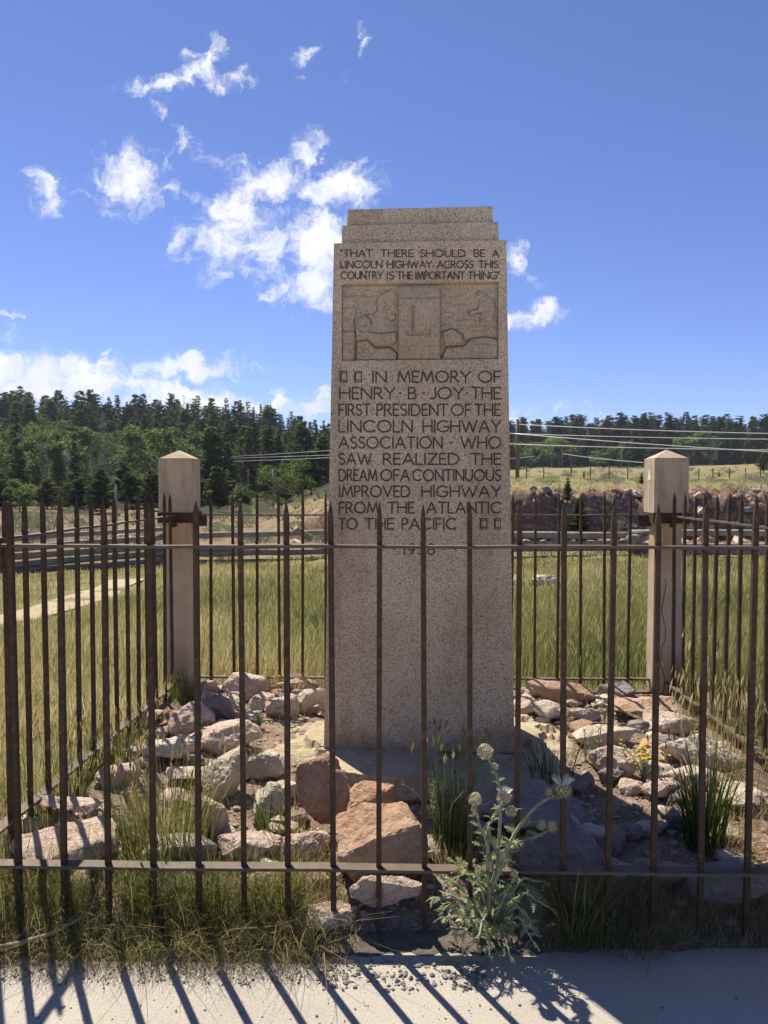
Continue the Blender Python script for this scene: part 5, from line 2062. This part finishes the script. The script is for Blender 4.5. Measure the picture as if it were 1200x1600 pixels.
def aspen(seed):
    rnd = random.Random(seed)
    sp = Soup()
    bm = bmesh.new()
    tube(bm, [(0, 0, -.03), (.01, 0, .45), (.0, .01, .85)], [.016, .011, .003], 6)
    cl = []
    for k in range(20):
        z = rnd.uniform(.20, .93)
        rr = .26 * math.sin(math.pi * min(.98, (z - .08) / .92)) + .03
        a = rnd.uniform(0, 6.28)
        q = math.sqrt(rnd.random()) * rr
        p = Vector((math.cos(a) * q, math.sin(a) * q, z))
        cl.append((p, rnd.uniform(.06, .11)))
        tube(bm, [(0, 0, max(.2, z - .18)), p * .6 + Vector((0, 0, .4 * (z - .1))), p], [.006, .004, .0015], 4)
    for p, r in cl:
        for j in range(85):
            v = Vector((rnd.gauss(0, 1), rnd.gauss(0, 1), rnd.gauss(0, 1))).normalized() * r * rnd.random() ** .4
            c_ = p + v
            d = Vector((rnd.gauss(0, 1), rnd.gauss(0, 1), rnd.gauss(0, 1))).normalized()
            s = d.orthogonal().normalized() * .015
            d = d * .019
            sp.face([c_ - d, c_ - s, c_ + d, c_ + s], rnd.uniform(.15, .85))
    return bm, sp


def snag(seed):
    rnd = random.Random(seed)
    bm = bmesh.new()
    tube(bm, [(0, 0, -.03), (.005, 0, .5), (0, .006, 1.0)], [.014, .009, .002], 6)
    for k in range(58):
        z = rnd.uniform(.15, .96)
        a = rnd.uniform(0, 6.28)
        L = .15 * (1.05 - z) ** .6 * rnd.uniform(.4, 1.1)
        e = Vector((math.cos(a) * L, math.sin(a) * L, z + L * rnd.uniform(-.5, .3)))
        m_ = Vector((math.cos(a) * L * .5, math.sin(a) * L * .5, z + L * .05))
        tube(bm, [(0, 0, z), m_, e], [.0035, .0026, .001], 4)
        for j in range(3):
            e2 = m_.lerp(e, rnd.random()) + Vector((rnd.uniform(-1, 1), rnd.uniform(-1, 1), rnd.uniform(-.8, .5))) * .03
            tube(bm, [m_.lerp(e, rnd.random()), e2], [.0016, .0008], 3)
    return bm


PROTO = {}


def proto(kind, i):
    key = (kind, i)
    if key in PROTO:
        return PROTO[key]
    base = {'spruce': 100, 'fir': 200, 'pine': 300, 'aspen': 400, 'snag': 500, 'rust': 600}[kind] + i
    if kind in ('spruce', 'fir', 'pine'):
        bm, sp = conifer(base, kind)
        mats = (M['bark'], M['pine'] if kind == 'pine' else M['spruce'])
    elif kind == 'rust':
        bm, sp = conifer(base, 'fir')
        mats = (M['bark'], M['rusty_needles'])
    elif kind == 'aspen':
        bm, sp = aspen(base)
        mats = (M['paper_bark'], M['aspen'])
    else:
        bm, sp = snag(base), None
        mats = (M['deadwood'], None)
    PROTO[key] = (bm, sp, mats, [None])
    return PROTO[key]


NAMES = {'spruce': 'spruce_tree', 'fir': 'fir_tree', 'pine': 'pine_tree', 'aspen': 'aspen_tree', 'snag': 'dead_tree', 'rust': 'dying_fir_tree'}


def tree(kind, x, y, h, label, group, var=None, wide=1.0):
    rnd = random
    i = rnd.randrange(4 if kind in ('spruce', 'pine', 'fir', 'aspen') else 2) if var is None else var
    bm, sp, mats, src = proto(kind, i)
    z = hz(x, y)
    if src[0] is None:
        t = thing(NAMES[kind], label, 'tree', (x, y, z), 0, group)
        bm_obj('trunk', bm, mats[0], t, smooth=True)
        if sp:
            sp.build('crown', mats[1], t)
        src[0] = t
    else:
        t = src[0].copy()
        COL.objects.link(t)
        for ch in src[0].children:
            c_ = ch.copy()
            COL.objects.link(c_)
            c_.parent = t
        tag(t, label, 'tree', group)
    t.location = (x, y, z - .05)
    w = h * wide * rnd.uniform(.88, 1.14)
    t.scale = (w, w, h)
    t.rotation_euler = (rnd.uniform(-.02, .02), rnd.uniform(-.02, .02), rnd.uniform(0, 6.28))
    return t


random.seed(5)
GL_ = 'trees on the wooded hill left of the monument'
GRT = 'trees of the wood beyond the dry field'
# single trees one can pick out, (kind, px, base depth, top py, width factor, label)
PICK = [
    ('spruce', 118, 62, 672, .80, 'tall narrow dark spruce standing out between grey dead trees on the left'),
    ('spruce', 26, 66, 640, 1.0, 'big dark spruce near the left edge above the pickets'),
    ('pine', 32, 58, 698, 1.0, 'dark bushy pine low at the left edge'),
    ('snag', 72, 58, 690, 1.1, 'bare grey dead tree left of the narrow dark spruce'),
    ('snag', 165, 60, 676, 1.1, 'bare grey dead tree right of the narrow dark spruce'),
    ('snag', 145, 66, 690, 1.0, 'smaller bare grey tree close beside the narrow dark spruce'),
    ('rust', 92, 70, 678, 1.0, 'rusty brown dying fir among the aspens left'),
    ('snag', 186, 62, 685, 1.0, 'bare dark snag right of the grey dead trees'),
    ('pine', 330, 60, 666, 1.05, 'broad dark green pine just right of the left corner post'),
    ('pine', 356, 66, 690, .9, 'pine standing close behind the broad dark green pine'),
    ('spruce', 418, 76, 664, 1.0, 'pointed dark spruce midway between left post and monument'),
    ('pine', 466, 58, 694, 1.1, 'full pine close to the monument on the left'),
    ('pine', 500, 62, 676, 1.0, 'tall pine touching the monument edge on the left'),
    ('pine', 496, 52, 738, 1.0, 'small bright green pine at the forest foot beside the monument'),
    ('pine', 440, 50, 742, .95, 'light green young pine at the forest foot mid left'),
    ('pine', 336, 47, 752, 1.0, 'light olive young pine right of the left corner post'),
    ('pine', 215, 52, 735, 1.2, 'olive rounded pine left of the left corner post'),
    ('snag', 388, 55, 730, 1.2, 'pale twisted dead tree at the forest foot'),
    ('pine', 452, 52, 752, .8, 'dark small conifer behind the back fence pickets'),
    ('pine', 383, 48, 765, 1.3, 'low bushy green tree at the forest foot'),
]
for (k_, px, Y, top, wf, lab) in PICK:
    x = (px - 600) / F * Y
    h = at(px, top, Y).z - hz(x, Y)
    tree(k_, x, Y, h, lab, None, wide=wf)
pts = []


def far_enough(x, y, d):
    for (a, b) in pts:
        if (a - x) ** 2 + (b - y) ** 2 < d * d:
            return False
    pts.append((x, y))
    return True


LAB = {
    'spruce': 'dark green pointed spruce packed among others on the wooded hill',
    'fir': 'slender pointed fir packed among others on the wooded hill',
    'pine': 'dark green rounded pine packed among others on the wooded hill',
    'aspen': 'light green aspen in the pale patches low on the wooded hill',
    'rust': 'thin brown dying fir high on the wooded hill',
    'snag': 'thin bare grey tree high on the wooded hill',
}
cnt = 0
tries = 0
while cnt < 520 and tries < 60000:
    tries += 1
    y = 67 + 100 * random.random() ** .85
    u = random.uniform(-.70, .04)
    x = u * y
    asp = (u < -.24 and 62 < y < 118 and wave(np.float64(u * 9), np.float64(y * .06), 1.0, .7) > -.42) or (random.random() < .06 and y < 130)
    sp_d = (2.0 + .006 * y) if not asp else 2.5
    if not far_enough(x, y, sp_d):
        continue
    if asp:
        kd = 'aspen'
        h = random.uniform(4.6, 6.8)
    else:
        r = random.random()
        if u > -.22:
            kd = 'fir' if r < .45 else ('spruce' if r < .65 else ('pine' if r < .9 else 'rust'))
        else:
            kd = 'pine' if r < .6 else ('spruce' if r < .82 else ('fir' if r < .93 else ('snag' if r < .97 else 'rust')))
        h = random.uniform(5.8, 8.4) * (.78 if y < 75 else (.85 if y < 100 else 1.0))
    tree(kd, x, y, h, LAB[kd], GL_, wide=1.25 if kd == 'pine' else (1.15 if kd == 'spruce' else 1.1))
    cnt += 1
pts = []
cnt = tries = 0
while cnt < 46 and tries < 3000:
    tries += 1
    y = random.uniform(43, 56)
    x = random.uniform(-.68, -.085) * y
    if not far_enough(x, y, 1.7):
        continue
    kd = 'pine' if random.random() < .86 else 'aspen'
    tree(kd, x, y, random.uniform(1.3, 3.4), 'young pine at the foot of the wooded hill, behind the sagebrush' if kd == 'pine' else 'low leafy aspen sapling at the foot of the wooded hill',
         'young trees at the foot of the hill', wide=1.7)
    cnt += 1
LABR = {k_: v.replace('packed among others on the wooded hill', 'in the wood beyond the dry field').replace('in the pale patches low on the wooded hill', 'along the edge of the wood beyond the dry field')
        .replace('high on the wooded hill', 'in the wood beyond the dry field') for k_, v in LAB.items()}
pts = []
cnt = tries = 0
while cnt < 350 and tries < 26000:
    tries += 1
    u = random.uniform(.03, .66)
    y = 158 + 10 * float(wave(u * 40.0, 0.0, 1.0, 2.0)) + 72 * random.random() ** 1.35
    x = u * y
    if not far_enough(x, y, 2.9):
        continue
    r = random.random()
    edge_ = 158 + 10 * float(wave(u * 40.0, 0.0, 1.0, 2.0))
    if y < edge_ + 7 and r < .4:
        kd, h = 'aspen', random.uniform(5, 9)
    elif y < edge_ + 6:
        kd, h = 'pine', random.uniform(3, 8)
    else:
        kd = 'pine' if r < .2 else ('spruce' if r < .62 else 'fir')
        h = random.uniform(8, 12.2) * (1.0 - .12 * smooth01((u - .38) / .15))
    tree(kd, x, y, h, LABR[kd], GRT, wide=1.15 if kd == 'pine' else 1.8)
    cnt += 1
for (k_, px, Y, top, wf, lab) in [
    ('pine', 1192, 95, 704, 1.5, 'dark tree with drooping crown at the right edge on the dry field'),
    ('aspen', 934, 150, 702, 1.6, 'round light green tree in front of the wood right'),
    ('pine', 887, 24.4, 744, .9, 'young pine growing on the rocky bank right of the monument'),
    ('pine', 912, 66, 735, .75, 'small dark pine on the dry field left of the right post'),
    ('pine', 1002, 40, 738, 1.0, 'dark little pine half behind the right corner post'),
    ('pine', 1123, 68, 738, .9, 'lone small green pine on the dry field right of the right post'),
    ('pine', 905, 23.6, 776, 1.2, 'low green bush-like pine at the foot of the rocky bank'),
]:
    x = (px - 600) / F * Y
    h = at(px, top, Y).z - hz(x, Y)
    tree(k_, x, Y, max(h, .5), lab, None, wide=wf)


# ------------------------------------------------------------------ sagebrush
def bush_soup(seed, n=420, r=.5, leaf=.045):
    rnd = random.Random(seed)
    sp = Soup()
    lumps = [(Vector((rnd.uniform(-.5, .5), rnd.uniform(-.5, .5), rnd.uniform(.15, .5))), rnd.uniform(.18, .34)) for _ in range(9)]
    for k in range(n):
        p, rr = lumps[k % 9]
        v = Vector((rnd.gauss(0, 1), rnd.gauss(0, 1), abs(rnd.gauss(0, 1)))).normalized() * rr * rnd.random() ** .35
        c_ = p + v
        d = (v.normalized() + Vector((rnd.uniform(-.5, .5), rnd.uniform(-.5, .5), rnd.uniform(.2, 1)))).normalized()
        s = d.orthogonal().normalized() * leaf * .22
        d = d * leaf * rnd.uniform(.8, 1.6)
        sp.face([c_, c_ + d * .5 + s, c_ + d, c_ + d * .5 - s], rnd.uniform(.1, .95))
    return sp


def bush_things(label, group, spots):
    src = {}
    for (x, y, r, hgt, sd) in spots:
        if sd not in src:
            t = thing('sagebrush', label, 'bush', (x, y, hz(x, y)), 0, group)
            bush_soup(sd, 900).build('foliage', M['sage'], t)
            bm = bmesh.new()
            for a in range(6):
                tube(bm, [(0, 0, -.05), (math.cos(a) * .2, math.sin(a) * .2, .25), (math.cos(a) * .35, math.sin(a) * .35, .5)], [.02, .012, .005], 4)
            bm_obj('stem', bm, M['bark'], t)
            src[sd] = t
        else:
            t = src[sd].copy()
            COL.objects.link(t)
            for ch in src[sd].children:
                c_ = ch.copy()
                COL.objects.link(c_)
                c_.parent = t
            tag(t, label, 'bush', group)
        t.location = (x, y, hz(x, y) - .02)
        t.scale = (r, r, hgt)
        t.rotation_euler = (0, 0, random.uniform(0, 6.28))


def gp(px, py):
    y = 8.0
    for _ in range(30):
        d = ray(px, py)
        t = y / d.y
        z = hz(d.x * t, y)
        y = y + .5 * ((CAM_H - z) / max(-d.z, 1e-3) * d.y - y)
    d = ray(px, py)
    return d.x * y / d.y, y


for (px, py, r, h, lab) in ((945, 985, .36, .42, 'grey-green sagebrush in the meadow between monument and right post'), (838, 985, .40, .38, 'grey-green sagebrush just right of the monument in the meadow'),
                            (495, 985, .26, .36, 'grey-green sagebrush in the meadow just left of the monument'), (352, 880, .4, .4, 'grey bush at the foot of the log fence')):
    x, y = gp(px, py)
    bush_things(lab, None, [(x, y, r, h, int(px))])
spots = []
for k in range(190):
    y = random.uniform(21.5, 52)
    u = random.uniform(-.66, -.06)
    spots.append((u * y, y, random.uniform(.5, 1.1), random.uniform(.45, .9), 50 + k % 5))
bush_things('low grey-green sagebrush on the slope between log fence and forest', 'sagebrush below the forest', spots)
spots = []
for k in range(120):
    y = random.uniform(36, 158)
    u = random.uniform(.10, .62)
    spots.append((u * y, y, random.uniform(.6, 1.3), random.uniform(.4, .8), 60 + k % 4))
bush_things('low scrub bush dotted over the dry field', 'scrub on the dry field', spots)
spots = []
for k in range(58):
    u = random.uniform(-.1, .66)
    y = random.uniform(23.2, 24.8)
    spots.append((u * y, y, random.uniform(.3, .85), random.uniform(.35, .8), 70 + k % 3))
bush_things('scrubby green bush growing on the rocky road bank', 'scrub on the road bank', spots)
# boulders of the road bank
src = []
for k in range(110):
    u = random.uniform(-.12, .72)
    y = random.uniform(22.4, 25.6)
    x = u * y
    if len(src) < 5:
        bm = rock_bm(.6, .5, .4, 700 + k, boxy=3.6, rough=.07, pts=14, levels=2)
        o = bm_obj('boulder', bm, M[('brown', 'pink', 'brown', 'grey', 'pink')[len(src)]], None, smooth=False)
        src.append(o)
    else:
        o = random.choice(src).copy()
        COL.objects.link(o)
    sc = random.uniform(.3, 1.0)
    o.location = (x, y, hz(x, y) + .02)
    o.scale = (sc * 1.3, sc, sc * .9)
    o.rotation_euler = (random.uniform(-.5, .5), random.uniform(-.5, .5), random.uniform(0, 6.28))
    tag(o, 'reddish boulder sticking out of the road bank right of the monument', 'rock', 'boulders on the road bank')


# ------------------------------------------------------------------ thin summer haze
bm = bmesh.new()
box(bm, -1100, 1100, -40, 640, -6, 60)
m, nt, out = new_mat('haze')
pv = nt.nodes.new('ShaderNodeVolumePrincipled')
pv.inputs['Color'].default_value = (.80, .88, 1.0, 1)
pv.inputs['Density'].default_value = .00026
pv.inputs['Anisotropy'].default_value = .3
nt.links.new(pv.outputs[0], out.inputs['Volume'])
hzo = bm_obj('haze', bm, m)
tag(hzo, kind='stuff')
